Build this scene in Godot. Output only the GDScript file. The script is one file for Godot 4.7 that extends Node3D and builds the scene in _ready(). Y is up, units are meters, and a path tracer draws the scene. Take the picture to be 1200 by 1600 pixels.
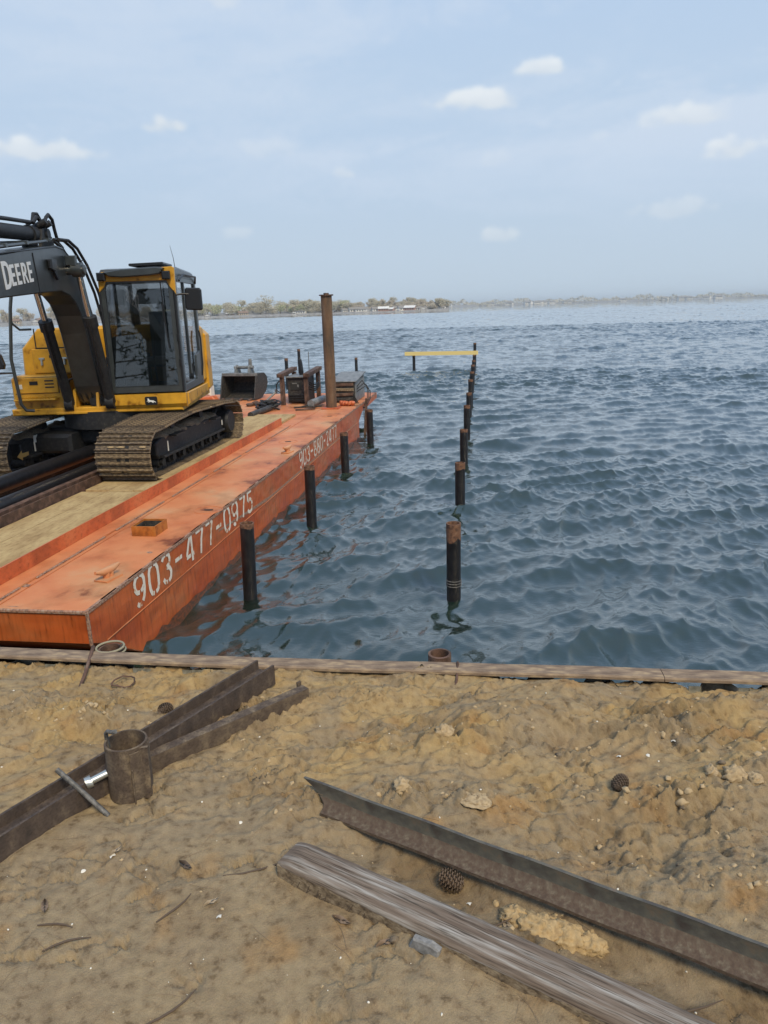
extends Node3D
# A lake shore with a work barge, an excavator on it, dock piles and steel on the sand. Metres, y up; sand about y = 0.
const WATER := -0.9
const DECK := -0.264
const EYE := Vector3(0, 1.6, 0)

# ---------------------------------------------------------------- mesh builder
class MB:
	var st := SurfaceTool.new()
	var col := Color.WHITE
	var any := false
	func _init():
		st.begin(Mesh.PRIMITIVE_TRIANGLES)
	func tri(a: Vector3, b: Vector3, c: Vector3, g := -1):
		any = true
		st.set_smooth_group(g)
		st.set_color(col)
		st.add_vertex(a)
		st.set_smooth_group(g)
		st.set_color(col)
		st.add_vertex(c)
		st.set_smooth_group(g)
		st.set_color(col)
		st.add_vertex(b)
	func quad(a: Vector3, b: Vector3, c: Vector3, d: Vector3, g := -1):
		tri(a, b, c, g)
		tri(a, c, d, g)
	static func inset(poly: PackedVector2Array, d: float) -> PackedVector2Array:
		var o := PackedVector2Array()
		var n := poly.size()
		for i in n:
			var p := poly[i]
			var e0 := (p - poly[(i + n - 1) % n]).normalized()
			var e1 := (poly[(i + 1) % n] - p).normalized()
			var n0 := Vector2(-e0.y, e0.x)
			var n1 := Vector2(-e1.y, e1.x)
			var m := n0 + n1
			var k := m.length_squared()
			o.append(p + (m * (2.0 * d / k) if k > 0.25 else n0 * d))
		return o
	func prism(poly_in: PackedVector2Array, z0: float, z1: float, t := Transform3D.IDENTITY, bev := 0.0):
		var poly := poly_in
		var area := 0.0
		for i in poly.size():
			area += poly[i].cross(poly[(i + 1) % poly.size()])
		if area < 0:
			poly = PackedVector2Array(poly)
			poly.reverse()
		var inner := inset(poly, bev) if bev > 0.0 else poly
		var rings := [[inner, z0], [inner, z1]]
		if bev > 0.0:
			rings = [[inner, z0], [poly, z0 + bev], [poly, z1 - bev], [inner, z1]]
		var n := poly.size()
		for k in rings.size() - 1:
			for i in n:
				var j := (i + 1) % n
				var r0: PackedVector2Array = rings[k][0]
				var r1: PackedVector2Array = rings[k + 1][0]
				var za: float = rings[k][1]
				var zb: float = rings[k + 1][1]
				quad(t * Vector3(r0[i].x, r0[i].y, za), t * Vector3(r0[j].x, r0[j].y, za), t * Vector3(r1[j].x, r1[j].y, zb), t * Vector3(r1[i].x, r1[i].y, zb))
		var ix := Geometry2D.triangulate_polygon(inner)
		for k in range(0, ix.size(), 3):
			var a := inner[ix[k]]
			var b := inner[ix[k + 1]]
			var c := inner[ix[k + 2]]
			if (b - a).cross(c - a) < 0:
				var s := b
				b = c
				c = s
			tri(t * Vector3(a.x, a.y, z1), t * Vector3(b.x, b.y, z1), t * Vector3(c.x, c.y, z1))
			tri(t * Vector3(a.x, a.y, z0), t * Vector3(c.x, c.y, z0), t * Vector3(b.x, b.y, z0))
	func box(c: Vector3, s: Vector3, t := Transform3D.IDENTITY, bev := 0.0):
		var h := s / 2.0
		prism(PackedVector2Array([Vector2(c.x - h.x, c.y - h.y), Vector2(c.x + h.x, c.y - h.y), Vector2(c.x + h.x, c.y + h.y), Vector2(c.x - h.x, c.y + h.y)]), c.z - h.z, c.z + h.z, t, bev)
	func bar(a: Vector3, b: Vector3, w: float, h: float, up := Vector3.UP, bev := 0.0):
		var z := (b - a).normalized()
		var x := up.cross(z)
		if x.length() < 0.05:
			x = Vector3.RIGHT.cross(z)
		x = x.normalized()
		box(Vector3(0, 0, a.distance_to(b) / 2.0), Vector3(w, h, a.distance_to(b)), Transform3D(Basis(x, z.cross(x), z), a), bev)
	func tube(path: Array, r, sides := 8, caps := true):
		var n := path.size()
		var x := Vector3.ZERO
		var prev := []
		for i in n:
			var p: Vector3 = path[i]
			var d: Vector3 = (path[mini(i + 1, n - 1)] - path[maxi(i - 1, 0)]).normalized()
			if x == Vector3.ZERO:
				x = d.cross(Vector3.UP if absf(d.y) < 0.9 else Vector3.RIGHT)
			x = (x - d * x.dot(d)).normalized()
			var y := d.cross(x)
			var ring := []
			var rr: float = r[i] if r is Array else r
			for k in sides:
				var a := TAU * k / sides
				ring.append(p + (x * cos(a) + y * sin(a)) * rr)
			if i > 0:
				for k in sides:
					var j := (k + 1) % sides
					quad(prev[k], prev[j], ring[j], ring[k], 1)
			if caps and i == 0:
				for k in sides:
					tri(p, ring[(k + 1) % sides], ring[k])
			if caps and i == n - 1:
				for k in sides:
					tri(p, ring[k], ring[(k + 1) % sides])
			prev = ring
	func lathe(prof: Array, sides: int, t := Transform3D.IDENTITY, smooth := false, wob := 0.0):
		# profile (radius, height) going up on the outside; pass it closed for walls with thickness
		for i in prof.size() - 1:
			for k in sides:
				var a := TAU * k / sides
				var b := TAU * (k + 1) / sides
				var wa := 1.0 + wob * sin(a * 2.0 + 0.7)
				var wb := 1.0 + wob * sin(b * 2.0 + 0.7)
				var p: Vector2 = prof[i]
				var q: Vector2 = prof[i + 1]
				quad(t * Vector3(p.x * cos(a) * wa, p.y, -p.x * sin(a) * wa), t * Vector3(p.x * cos(b) * wb, p.y, -p.x * sin(b) * wb), t * Vector3(q.x * cos(b) * wb, q.y, -q.x * sin(b) * wb), t * Vector3(q.x * cos(a) * wa, q.y, -q.x * sin(a) * wa), (10 + i) if smooth else 5 + i)
	func blob(c: Vector3, r: Vector3, rough: float, seed_: int, rings := 7, sides := 10, b := Basis.IDENTITY):
		var rng := RandomNumberGenerator.new()
		rng.seed = seed_
		var pts := []
		for i in rings + 1:
			var row := []
			var v := PI * i / rings
			for k in sides:
				var a := TAU * k / sides
				var f := 1.0 + rng.randf_range(-rough, rough)
				if i == 0 or i == rings:
					f = 1.0
				row.append(c + b * (Vector3(sin(v) * cos(a), cos(v), sin(v) * sin(a)) * r * f))
			pts.append(row)
		for i in rings:
			for k in sides:
				var j := (k + 1) % sides
				quad(pts[i][k], pts[i][j], pts[i + 1][j], pts[i + 1][k], 2)
	func lump(c: Vector3, r: Vector3, amp: float, freq: float, seed_: int, rings := 14, sides := 20):
		var n := FastNoiseLite.new()
		n.seed = seed_
		n.frequency = freq
		n.fractal_octaves = 4
		n.noise_type = FastNoiseLite.TYPE_SIMPLEX
		var pts := []
		for i in rings + 1:
			var row := []
			var v := PI * i / rings
			for k in sides:
				var a := TAU * k / sides
				var d := Vector3(sin(v) * cos(a), cos(v), sin(v) * sin(a))
				row.append(c + d * r * (1.0 + amp * n.get_noise_3dv(d + c * 9.0)))
			pts.append(row)
		for i in rings:
			for k in sides:
				var j := (k + 1) % sides
				quad(pts[i][k], pts[i][j], pts[i + 1][j], pts[i + 1][k], 2)
	func mesh(m: Material) -> ArrayMesh:
		st.generate_normals()
		st.index()
		var me := st.commit()
		me.surface_set_material(0, m)
		return me

# ---------------------------------------------------------------- node helpers
var used := {}
func numbered(called: String, parent: Node) -> String:
	var key := str(parent.get_instance_id()) + called
	var n: int = used.get(key, 0)
	used[key] = n + 1
	return called if n == 0 else "%s_%03d" % [called, n]

func obj(called: String, mb, m: Material, parent: Node = self, t := Transform3D.IDENTITY) -> MeshInstance3D:
	var o := MeshInstance3D.new()
	o.name = numbered(called, parent)
	o.mesh = mb.mesh(m) if mb is MB else mb
	if not mb is MB and m:
		o.material_override = m
	o.transform = t
	parent.add_child(o, true)
	return o

func tag(o: Node, label: String, category: String, group := "", kind := ""):
	if label:
		o.set_meta("label", label)
	if category:
		o.set_meta("category", category)
	if group:
		o.set_meta("group", group)
	if kind:
		o.set_meta("kind", kind)
	return o

func thing(called: String, label: String, category: String, t: Transform3D, group := "") -> Node3D:
	var o := Node3D.new()
	o.name = numbered(called, self)
	o.transform = t
	add_child(o, true)
	tag(o, label, category, group)
	return o

func dup(root: Node3D, t: Transform3D, label := "", group := "") -> Node3D:
	var c: Node3D = root.duplicate()
	c.name = numbered(String(root.name), self)
	add_child(c, true)
	c.transform = t
	if label:
		c.set_meta("label", label)
	if group:
		c.set_meta("group", group)
	return c

func at(p: Vector3, yaw := 0.0) -> Transform3D:
	return Transform3D(Basis(Vector3.UP, yaw), p)

func V(x: float, y: float) -> Vector2:
	return Vector2(x, y)

# ---------------------------------------------------------------- textures and materials
func lin(r: float, g: float, b: float) -> Color:
	return Color(r, g, b).linear_to_srgb()

func ntex(seed_: int, freq: float, cols: Array, offs: Array, size := 512, octaves := 5, type := FastNoiseLite.TYPE_SIMPLEX_SMOOTH, warp := 0.0) -> NoiseTexture2D:
	var n := FastNoiseLite.new()
	n.seed = seed_
	n.noise_type = type
	n.frequency = freq * .5
	n.fractal_octaves = mini(octaves + 2, 9)
	n.fractal_gain = 0.6
	if warp > 0.0:
		n.domain_warp_enabled = true
		n.domain_warp_amplitude = warp
		n.domain_warp_frequency = freq
	var g := Gradient.new()
	g.offsets = PackedFloat32Array(offs)
	g.colors = PackedColorArray(cols)
	var t := NoiseTexture2D.new()
	t.width = size
	t.height = size
	t.seamless = true
	t.noise = n
	t.color_ramp = g
	return t

func gtex(seed_: int, freq: float, lo: float, hi: float, size := 512, octaves := 5, type := FastNoiseLite.TYPE_SIMPLEX_SMOOTH) -> NoiseTexture2D:
	return ntex(seed_, freq, [Color(lo, lo, lo), Color(hi, hi, hi)], [0.2, 0.8], size, octaves, type)

func mat(called: String, c: Color, rough := 0.6, metal := 0.0) -> StandardMaterial3D:
	var m := StandardMaterial3D.new()
	m.resource_name = called
	m.albedo_color = c
	m.roughness = rough
	m.metallic = metal
	return m

func tmat(called: String, tex: Texture2D, scale: Vector3, rough := 0.7, bump: Texture2D = null, bump_cm := 0.0, world := false) -> StandardMaterial3D:
	var m := mat(called, Color.WHITE, rough)
	m.albedo_texture = tex
	m.uv1_triplanar = true
	m.uv1_world_triplanar = world
	m.uv1_scale = scale
	m.uv1_triplanar_sharpness = 4.0
	if bump:
		m.heightmap_enabled = true
		m.heightmap_texture = bump
		m.heightmap_scale = bump_cm
	return m

func detail(m: StandardMaterial3D, tex: Texture2D, scale: Vector3):
	m.detail_enabled = true
	m.detail_albedo = tex
	m.detail_blend_mode = BaseMaterial3D.BLEND_MODE_MUL
	m.detail_uv_layer = BaseMaterial3D.DETAIL_UV_2
	m.uv2_triplanar = true
	m.uv2_scale = scale

var M := {}
func materials():
	var grain := gtex(3, 0.05, 0.0, 1.0, 512, 6)
	var pits := gtex(4, 0.02, 0.0, 1.0, 512, 6)
	var fine := ntex(5, 0.06, [Color(.78, .77, .76), Color(.97, .97, .97), Color(1, 1, 1)], [0.2, 0.5, 0.8], 512, 6)
	var scuff := ntex(6, 0.02, [Color(.66, .62, .6), Color(.93, .92, .91), Color(1, 1, 1)], [0.04, 0.26, 0.6], 1024, 8, FastNoiseLite.TYPE_SIMPLEX_SMOOTH, 30.0)
	var streak := ntex(7, 0.02, [Color(.62, .6, .58), Color(.92, .92, .91), Color(1, 1, 1)], [0.03, 0.26, 0.6], 1024, 7)
	# painted steel of the barge
	M.deck = tmat("faded_orange_deck_paint", ntex(11, 0.004, [lin(.46, .14, .05), lin(.54, .19, .075), lin(.57, .225, .095), lin(.54, .29, .15)], [0.15, 0.4, 0.62, 0.9], 1024, 8, FastNoiseLite.TYPE_SIMPLEX_SMOOTH, 40.0), Vector3(.4, .4, .4), 0.55)
	detail(M.deck, ntex(8, 0.004, [Color(.6, .52, .46), Color(.9, .88, .85), Color(1, 1, 1)], [0.06, 0.24, 0.5], 1024, 9, FastNoiseLite.TYPE_SIMPLEX_SMOOTH, 60.0), Vector3(.6, .6, .45))
	M.hull = tmat("orange_hull_paint", ntex(12, 0.004, [lin(.36, .068, .014), lin(.45, .094, .02), lin(.47, .115, .028), lin(.42, .14, .05)], [0.15, 0.4, 0.65, 0.92], 1024, 8, FastNoiseLite.TYPE_SIMPLEX_SMOOTH, 40.0), Vector3(.35, .7, .35), 0.42, gtex(10, 0.012, 0, 1, 512, 1), 1.0)
	detail(M.hull, streak, Vector3(2.2, .3, 2.2))
	M.coam = tmat("bright_orange_steel", ntex(13, 0.006, [lin(.36, .085, .03), lin(.52, .12, .04), lin(.55, .16, .06)], [0.2, 0.5, 0.85], 512, 7), Vector3(.8, .8, .8), 0.45)
	detail(M.coam, scuff, Vector3(1.3, 2.2, 1.3))
	M.rim = tmat("worn_plate_edge", ntex(14, 0.03, [lin(.12, .09, .07), lin(.34, .17, .11), lin(.34, .28, .22)], [0.25, 0.5, 0.8]), Vector3(4, 4, 4), 0.6)
	M.brassy = tmat("ochre_rusted_steel", ntex(15, 0.015, [lin(.24, .075, .012), lin(.38, .125, .02), lin(.42, .17, .035)], [0.2, 0.5, 0.85]), Vector3(2, 2, 2), 0.5)
	M.white_stencil = tmat("worn_white_paint", ntex(16, 0.02, [lin(.46, .14, .05), lin(.58, .44, .32), lin(.68, .63, .55), lin(.74, .70, .63)], [0.16, 0.27, 0.38, 0.8], 512, 7), Vector3(1.6, 1.6, 1.6), 0.6)
	M.stain = tmat("waterline_grime", ntex(17, 0.03, [lin(.05, .035, .022), lin(.15, .055, .022), lin(.24, .075, .03)], [0.2, 0.5, 0.8]), Vector3(2, 4, 2), 0.4)
	# rusted and bare steel
	M.rust = tmat("brown_rusted_steel", ntex(21, 0.012, [lin(.06, .034, .024), lin(.10, .056, .04), lin(.14, .08, .058), lin(.18, .12, .09)], [0.2, 0.45, 0.65, 0.9], 512, 7), Vector3(2, 2, 2), 0.75, grain, .04)
	detail(M.rust, fine, Vector3(6, 6, 6))
	M.rust_orange = tmat("orange_rusted_steel", ntex(22, 0.01, [lin(.07, .048, .035), lin(.105, .068, .043), lin(.15, .088, .05), lin(.18, .125, .085)], [0.2, 0.42, 0.65, 0.9], 512, 7), Vector3(1.5, .35, 1.5), 0.75, grain, .04)
	detail(M.rust_orange, fine, Vector3(4, 2, 4))
	M.muddy = tmat("mud_smeared_steel", ntex(23, 0.014, [lin(.07, .05, .04), lin(.095, .07, .053), lin(.14, .107, .077), lin(.24, .185, .12)], [0.15, 0.42, 0.62, 0.95], 512, 8), Vector3(3.5, 2.6, 3.5), 0.85, grain, .04)
	detail(M.muddy, fine, Vector3(5, 5, 5))
	M.beam = tmat("dark_rusted_beam", ntex(24, 0.014, [lin(.045, .035, .031), lin(.068, .05, .042), lin(.088, .066, .054), lin(.16, .125, .09)], [0.15, 0.45, 0.68, 1.0], 512, 8), Vector3(3.5, 2.2, 3.5), 0.8, grain, .04)
	detail(M.beam, fine, Vector3(5, 5, 5))
	M.iron = tmat("rusted_lower_leg", ntex(25, 0.015, [lin(.066, .044, .032), lin(.088, .06, .043), lin(.105, .082, .06), lin(.17, .14, .105)], [0.15, 0.45, 0.68, 1.0], 512, 8), Vector3(9, 9, 9), 0.75, grain, .05)
	M.iron_grey = tmat("grey_mill_scale", ntex(26, 0.008, [lin(.055, .046, .04), lin(.075, .072, .063), lin(.105, .10, .082), lin(.14, .105, .075)], [0.15, 0.45, 0.7, 0.98], 512, 8), Vector3(5, 5, 5), 0.55, grain, .03)
	M.cap = tmat("rusty_sanded_cap", ntex(27, 0.012, [lin(.13, .09, .066), lin(.19, .14, .10), lin(.25, .185, .13), lin(.42, .32, .19)], [0.12, 0.42, 0.64, 0.98], 512, 8), Vector3(2.2, 6, 7), 0.85, grain, .05)
	M.pile = tmat("black_coated_pipe", ntex(28, 0.02, [lin(.006, .006, .008), lin(.012, .012, .015), lin(.03, .025, .022)], [0.2, 0.6, 0.95]), Vector3(3, 1.2, 3), 0.4)
	M.pile_rust = tmat("rusty_pipe_top", ntex(29, 0.02, [lin(.06, .034, .024), lin(.15, .072, .042), lin(.21, .125, .08)], [0.2, 0.5, 0.85]), Vector3(4, 4, 4), 0.8)
	M.black = mat("black_paint", lin(.012, .013, .016), 0.35)
	M.black_rubber = mat("black_rubber", lin(.012, .012, .013), 0.6)
	M.zinc = mat("zinc_plated_bolt", lin(.52, .55, .54), 0.35, 0.8)
	M.rod = tmat("grey_steel_rod", gtex(30, 0.03, .28, .46), Vector3(6, 6, 6), 0.6)
	M.dark_frame = tmat("grimy_dark_steel", ntex(31, 0.02, [lin(.02, .02, .021), lin(.045, .042, .04), lin(.10, .085, .07)], [0.25, 0.6, 0.95]), Vector3(3, 3, 3), 0.6)
	M.tin = tmat("weathered_grey_tin", ntex(32, 0.012, [lin(.10, .11, .115), lin(.17, .18, .19), lin(.24, .25, .26)], [0.2, 0.55, 0.9]), Vector3(2, 2, 2), 0.45)
	# wood
	M.wood_grey = tmat("silvered_wood", ntex(41, 0.012, [lin(.13, .095, .072), lin(.185, .145, .115), lin(.25, .22, .195), lin(.40, .39, .375)], [0.2, 0.45, 0.64, 0.92], 1024, 8), Vector3(6, 6, .28), 0.8)
	detail(M.wood_grey, ntex(42, 0.03, [Color(.55, .53, .5), Color(.93, .93, .92), Color(1, 1, 1)], [0.25, 0.45, 0.7], 1024, 6), Vector3(13, 13, .3))
	M.wood_sawn = tmat("brown_sawn_wood", ntex(43, 0.015, [lin(.10, .072, .046), lin(.20, .15, .095), lin(.27, .21, .14), lin(.34, .28, .19)], [0.2, 0.42, 0.65, 0.9], 1024, 8), Vector3(4, 4, 3), 0.9)
	detail(M.wood_sawn, fine, Vector3(9, 9, 3))
	M.mat_wood = tmat("sandy_mat_planks", ntex(45, 0.006, [lin(.32, .24, .14), lin(.40, .315, .19), lin(.45, .365, .225), lin(.50, .42, .27)], [0.1, 0.36, 0.6, 0.95], 1024, 8, FastNoiseLite.TYPE_SIMPLEX_SMOOTH, 30.0), Vector3(1.2, 1.2, .5), 0.9)
	detail(M.mat_wood, scuff, Vector3(2.2, 2.2, .9))
	M.mat_wood.albedo_color = Color(.97, .93, .84)
	M.yellow_board = mat("yellow_board", lin(.85, .66, .26), 0.7)
	# machine
	M.yellow = tmat("yellow_machine_paint", gtex(51, 0.01, .90, 1.0), Vector3(1.5, 1.5, 1.5), 0.38)
	M.yellow.albedo_color = lin(.64, .345, .028)
	M.boom = tmat("dark_grey_machine_paint", gtex(52, 0.01, .85, 1.0), Vector3(2, 2, 2), 0.32)
	M.boom.albedo_color = lin(.036, .045, .050)
	M.boom.metallic_specular = .7
	detail(M.yellow, ntex(9, 0.006, [Color(.62, .55, .45), Color(.94, .92, .9), Color(1, 1, 1)], [0.1, 0.3, 0.55], 1024, 9), Vector3(.9, .9, .9))
	M.chassis = tmat("dusty_black_chassis", ntex(53, 0.02, [lin(.008, .009, .012), lin(.016, .017, .02), lin(.06, .048, .035)], [0.3, 0.7, 1.0]), Vector3(3, 3, 3), 0.6)
	M.shoe = tmat("muddy_track_steel", ntex(54, 0.02, [lin(.06, .045, .034), lin(.115, .088, .064), lin(.20, .155, .105), lin(.34, .265, .17)], [0.22, 0.42, 0.6, 0.9], 512, 7), Vector3(3, 9, 9), 0.6)
	M.shoe_dusty = M.shoe.duplicate()
	M.shoe_dusty.albedo_color = Color(1.0, .98, .93)
	M.shoe.albedo_color = Color(.88, .87, .85)
	M.shoe_dark = M.shoe.duplicate()
	M.shoe_dark.albedo_color = Color(.72, .7, .68)
	detail(M.boom, scuff, Vector3(1.1, 1.1, 1.1))
	M.chrome = mat("chrome_rod", lin(.5, .5, .5), 0.18, 1.0)
	M.glass = mat("cab_glass", Color(.012, .03, .027, .52), 0.01)
	M.glass.clearcoat_enabled = true
	M.glass.clearcoat = 1.0
	M.glass.clearcoat_roughness = .02
	M.glass.metallic_specular = 0.7
	M.glass.transparency = BaseMaterial3D.TRANSPARENCY_ALPHA
	M.glass_clear = mat("window_glass", Color(.02, .04, .035, .14), 0.01)
	M.glass_clear.transparency = BaseMaterial3D.TRANSPARENCY_ALPHA
	M.letter = mat("white_letters", lin(.72, .74, .74), 0.5)
	M.seat = mat("grey_seat", lin(.07, .08, .08), 0.8)
	M.interior = mat("cab_interior_plastic", lin(.02, .022, .023), 0.7)
	M.sticker = mat("white_sticker", lin(.6, .6, .56), 0.5)
	M.rope = mat("pale_rope", lin(.27, .25, .18), 0.9)
	M.straw = mat("worn_yellow_arrow", lin(.42, .27, .09), 0.7)
	M.cable = mat("black_cable", lin(.014, .014, .015), 0.55)
	M.foam = mat("white_foam", lin(.7, .7, .68), 0.8)
	# ground
	M.sand = tmat("damp_sand", ntex(61, 0.02, [Color(.72, .69, .65), Color(.92, .91, .9), Color(.98, .98, .97), Color(1, 1, 1)], [0.1, 0.34, 0.6, 0.9], 1024, 9), Vector3(1.7, 1.7, 1.7), 0.95, gtex(62, 0.12, 0, 1, 1024, 6), .12)
	detail(M.sand, ntex(72, 0.35, [Color(.6, .57, .53), Color(.9, .89, .87), Color(1, 1, 1)], [0.12, 0.4, 0.62], 1024, 4), Vector3(2.3, 2.3, 2.3))
	M.sand.vertex_color_use_as_albedo = true
	M.clod = tmat("sand_clod", ntex(63, 0.03, [lin(.26, .19, .115), lin(.36, .275, .165), lin(.44, .34, .21)], [0.2, 0.5, 0.85]), Vector3(6, 6, 6), 0.95, grain, .1)
	M.clod_yellow = tmat("yellow_sand_clod", ntex(65, 0.03, [lin(.30, .21, .11), lin(.39, .285, .15), lin(.45, .34, .19)], [0.2, 0.5, 0.85]), Vector3(5, 5, 5), 0.95, grain, .15)
	M.mud = tmat("dark_mud_clod", ntex(67, 0.03, [lin(.10, .08, .06), lin(.17, .135, .095), lin(.25, .2, .14)], [0.2, 0.5, 0.85]), Vector3(6, 6, 6), 0.9, grain, .1)
	M.shell = mat("white_shell", lin(.66, .64, .58), 0.6)
	M.needle = mat("dry_pine_needle", lin(.24, .17, .11), 0.9)
	M.leaf = mat("dead_leaf", lin(.19, .135, .095), 0.8)
	M.leaf_pale = mat("pale_dead_leaf", lin(.30, .24, .17), 0.8)
	M.twig = mat("dark_twig", lin(.09, .066, .05), 0.9)
	M.cone = mat("brown_pine_cone", lin(.11, .078, .056), 0.9)
	M.stone = tmat("grey_stone", gtex(68, 0.03, .42, .56), Vector3(5, 5, 5), 0.85)
	M.vinyl = tmat("grey_sheet_pile", ntex(69, 0.02, [lin(.13, .125, .10), lin(.22, .215, .18), lin(.30, .29, .24)], [0.2, 0.55, 0.85]), Vector3(3, 3, 3), 0.8)
	# water
	var w := mat("lake_water", lin(.008, .022, .015), 0.03)
	w.metallic_specular = 0.9
	w.clearcoat_enabled = true
	w.clearcoat = .55
	w.clearcoat_roughness = .03
	w.uv1_triplanar = true
	w.uv1_world_triplanar = true
	w.uv1_scale = Vector3(1.1, 1.1, 1.9)
	w.heightmap_enabled = true
	w.heightmap_texture = gtex(71, 0.03, 0, 1, 1024, 2)
	w.heightmap_scale = .2
	M.water = w
	# far shore
	M.land = tmat("far_bank", gtex(81, 0.02, .46, .58), Vector3(.1, .1, .1), 0.95)
	M.bark = mat("bark", lin(.11, .085, .065), 0.95)
	M.pine_needles = mat("pine_foliage", lin(.03, .05, .022), 0.8)
	M.crown = []
	for c in [lin(.48, .45, .35), lin(.50, .45, .37), lin(.44, .46, .29), lin(.54, .50, .42), lin(.46, .43, .33)]:
		M.crown.append(mat("spring_crown", c, 0.95))
	M.wall = [mat("white_siding", lin(.75, .74, .7), 0.8), mat("tan_siding", lin(.5, .42, .32), 0.8), mat("red_brick_siding", lin(.36, .2, .15), 0.8)]
	M.roof = [mat("grey_roof", lin(.22, .21, .2), 0.9), mat("brown_roof", lin(.2, .14, .11), 0.9), mat("white_metal_roof", lin(.65, .66, .66), 0.5)]
	M.pane = mat("dark_window", lin(.04, .05, .06), 0.15)

# ---------------------------------------------------------------- sky
func make_sky() -> Texture2D:
	var w := 2048
	var h := 1024
	var data := PackedFloat32Array()
	data.resize(w * h * 3)
	var veil := FastNoiseLite.new()
	veil.seed = 5
	veil.frequency = 1.0
	veil.fractal_octaves = 4
	veil.domain_warp_enabled = true
	veil.domain_warp_amplitude = 0.5
	veil.domain_warp_frequency = 0.8
	var puff := FastNoiseLite.new()
	puff.seed = 8
	puff.frequency = 22.0
	puff.fractal_octaves = 5
	# azimuth, elevation, half width, half height (degrees), strength
	var clouds := [[-22.8, 10.4, 3.6, .8, .85], [-14.2, 12.2, 1.35, .7, 1.2], [7.3, 13.3, 2.9, .8, 1.0], [11.8, 14.9, 1.6, .65, .95], [21.2, 11.3, 2.3, .9, .75], [24.3, 9.1, 1.7, .8, .8], [-2.2, 9.2, .8, .45, .55], [9.0, 4.7, 1.2, .6, .5], [-10.0, 5.3, 1.2, .5, .3], [21.0, 5.8, 2.6, .8, .4], [-9.8, 19.3, 1.6, .7, .6], [-7.0, 10.8, 2.2, .9, .25], [8.9, 9.6, 1.3, .7, .2], [15.8, 10.6, .8, .4, .25]]
	var rng := RandomNumberGenerator.new()
	rng.seed = 77
	for i in 60:
		var az := rng.randf_range(36, 324)
		clouds.append([az - 360.0 if az > 180.0 else az, rng.randf_range(4, 24), rng.randf_range(1, 3.5), rng.randf_range(.5, 1.2), rng.randf_range(.3, 1.0)])
	var zen := Vector3(.315, .455, .69)
	var mid := Vector3(.405, .515, .655)
	var low := Vector3(.43, .52, .61)
	for j in h:
		var el := (0.5 - (j + 0.5) / h) * PI
		var se := sin(el)
		var base: Vector3
		var ed := rad_to_deg(el)
		if ed <= 0.0:
			base = Vector3(.27, .31, .33)
		elif ed < 12.0:
			base = low.lerp(mid, smoothstep(0.0, 1.0, ed / 12.0))
		else:
			base = mid.lerp(zen, smoothstep(0.0, 1.0, clampf((ed - 12.0) / 22.0, 0, 1)))
		var row := []
		for c in clouds:
			if absf(ed - c[1]) < c[3] * 2.2:
				row.append(c)
		for i in w:
			var k := (j * w + i) * 3
			var v := base
			if ed > 0.0:
				var az := (i + 0.5) / w * TAU
				if az > PI: az -= TAU
				var d := Vector3(sin(az) * cos(el), se, -cos(az) * cos(el))
				var q := d / (0.22 + se)
				var n := veil.get_noise_3d(q.x * .42 + 3.1, q.z * .6, .5) * 0.5 + 0.5
				var veil_amount := smoothstep(0.40, 0.75, n + .12 * veil.get_noise_3d(q.x * 1.9, q.z * 3.2, 4.0)) * 0.85 * smoothstep(2.0, 12.0, ed)
				v = v.lerp(Vector3(.50, .58, .69), veil_amount)
				var azd := rad_to_deg(az)
				for c in row:
					var dx: float = (azd - c[0]) / c[2]
					if absf(dx) > 2.2:
						continue
					var dy: float = (ed - c[1]) / c[3]
					var nn := puff.get_noise_3d(d.x, d.y * 1.6, d.z)
					var n2 := puff.get_noise_3d(d.x * .35 + 9.0, d.y * .6, d.z * .35)
					# puffs with a flat base
					var f: float = 1.0 - dx * dx - (dy * dy if dy > 0.0 else dy * dy * 3.0)
					var a: float = smoothstep(-0.25, 0.85, f + .15 + nn * 1.7 + n2 * .6)
					a *= clampf(1.7 - absf(dx) * .8, 0, 1)
					var lit := clampf(.45 + dy * .45 + nn * .5, 0, 1)
					v = v.lerp(Vector3(.53, .58, .63).lerp(Vector3(.74, .76, .76), lit), clampf(a * c[4] * .72, 0, 1))
			data[k] = v.x
			data[k + 1] = v.y
			data[k + 2] = v.z
	var im := Image.create_from_data(w, h, false, Image.FORMAT_RGBF, data.to_byte_array())
	return ImageTexture.create_from_image(im)

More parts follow.
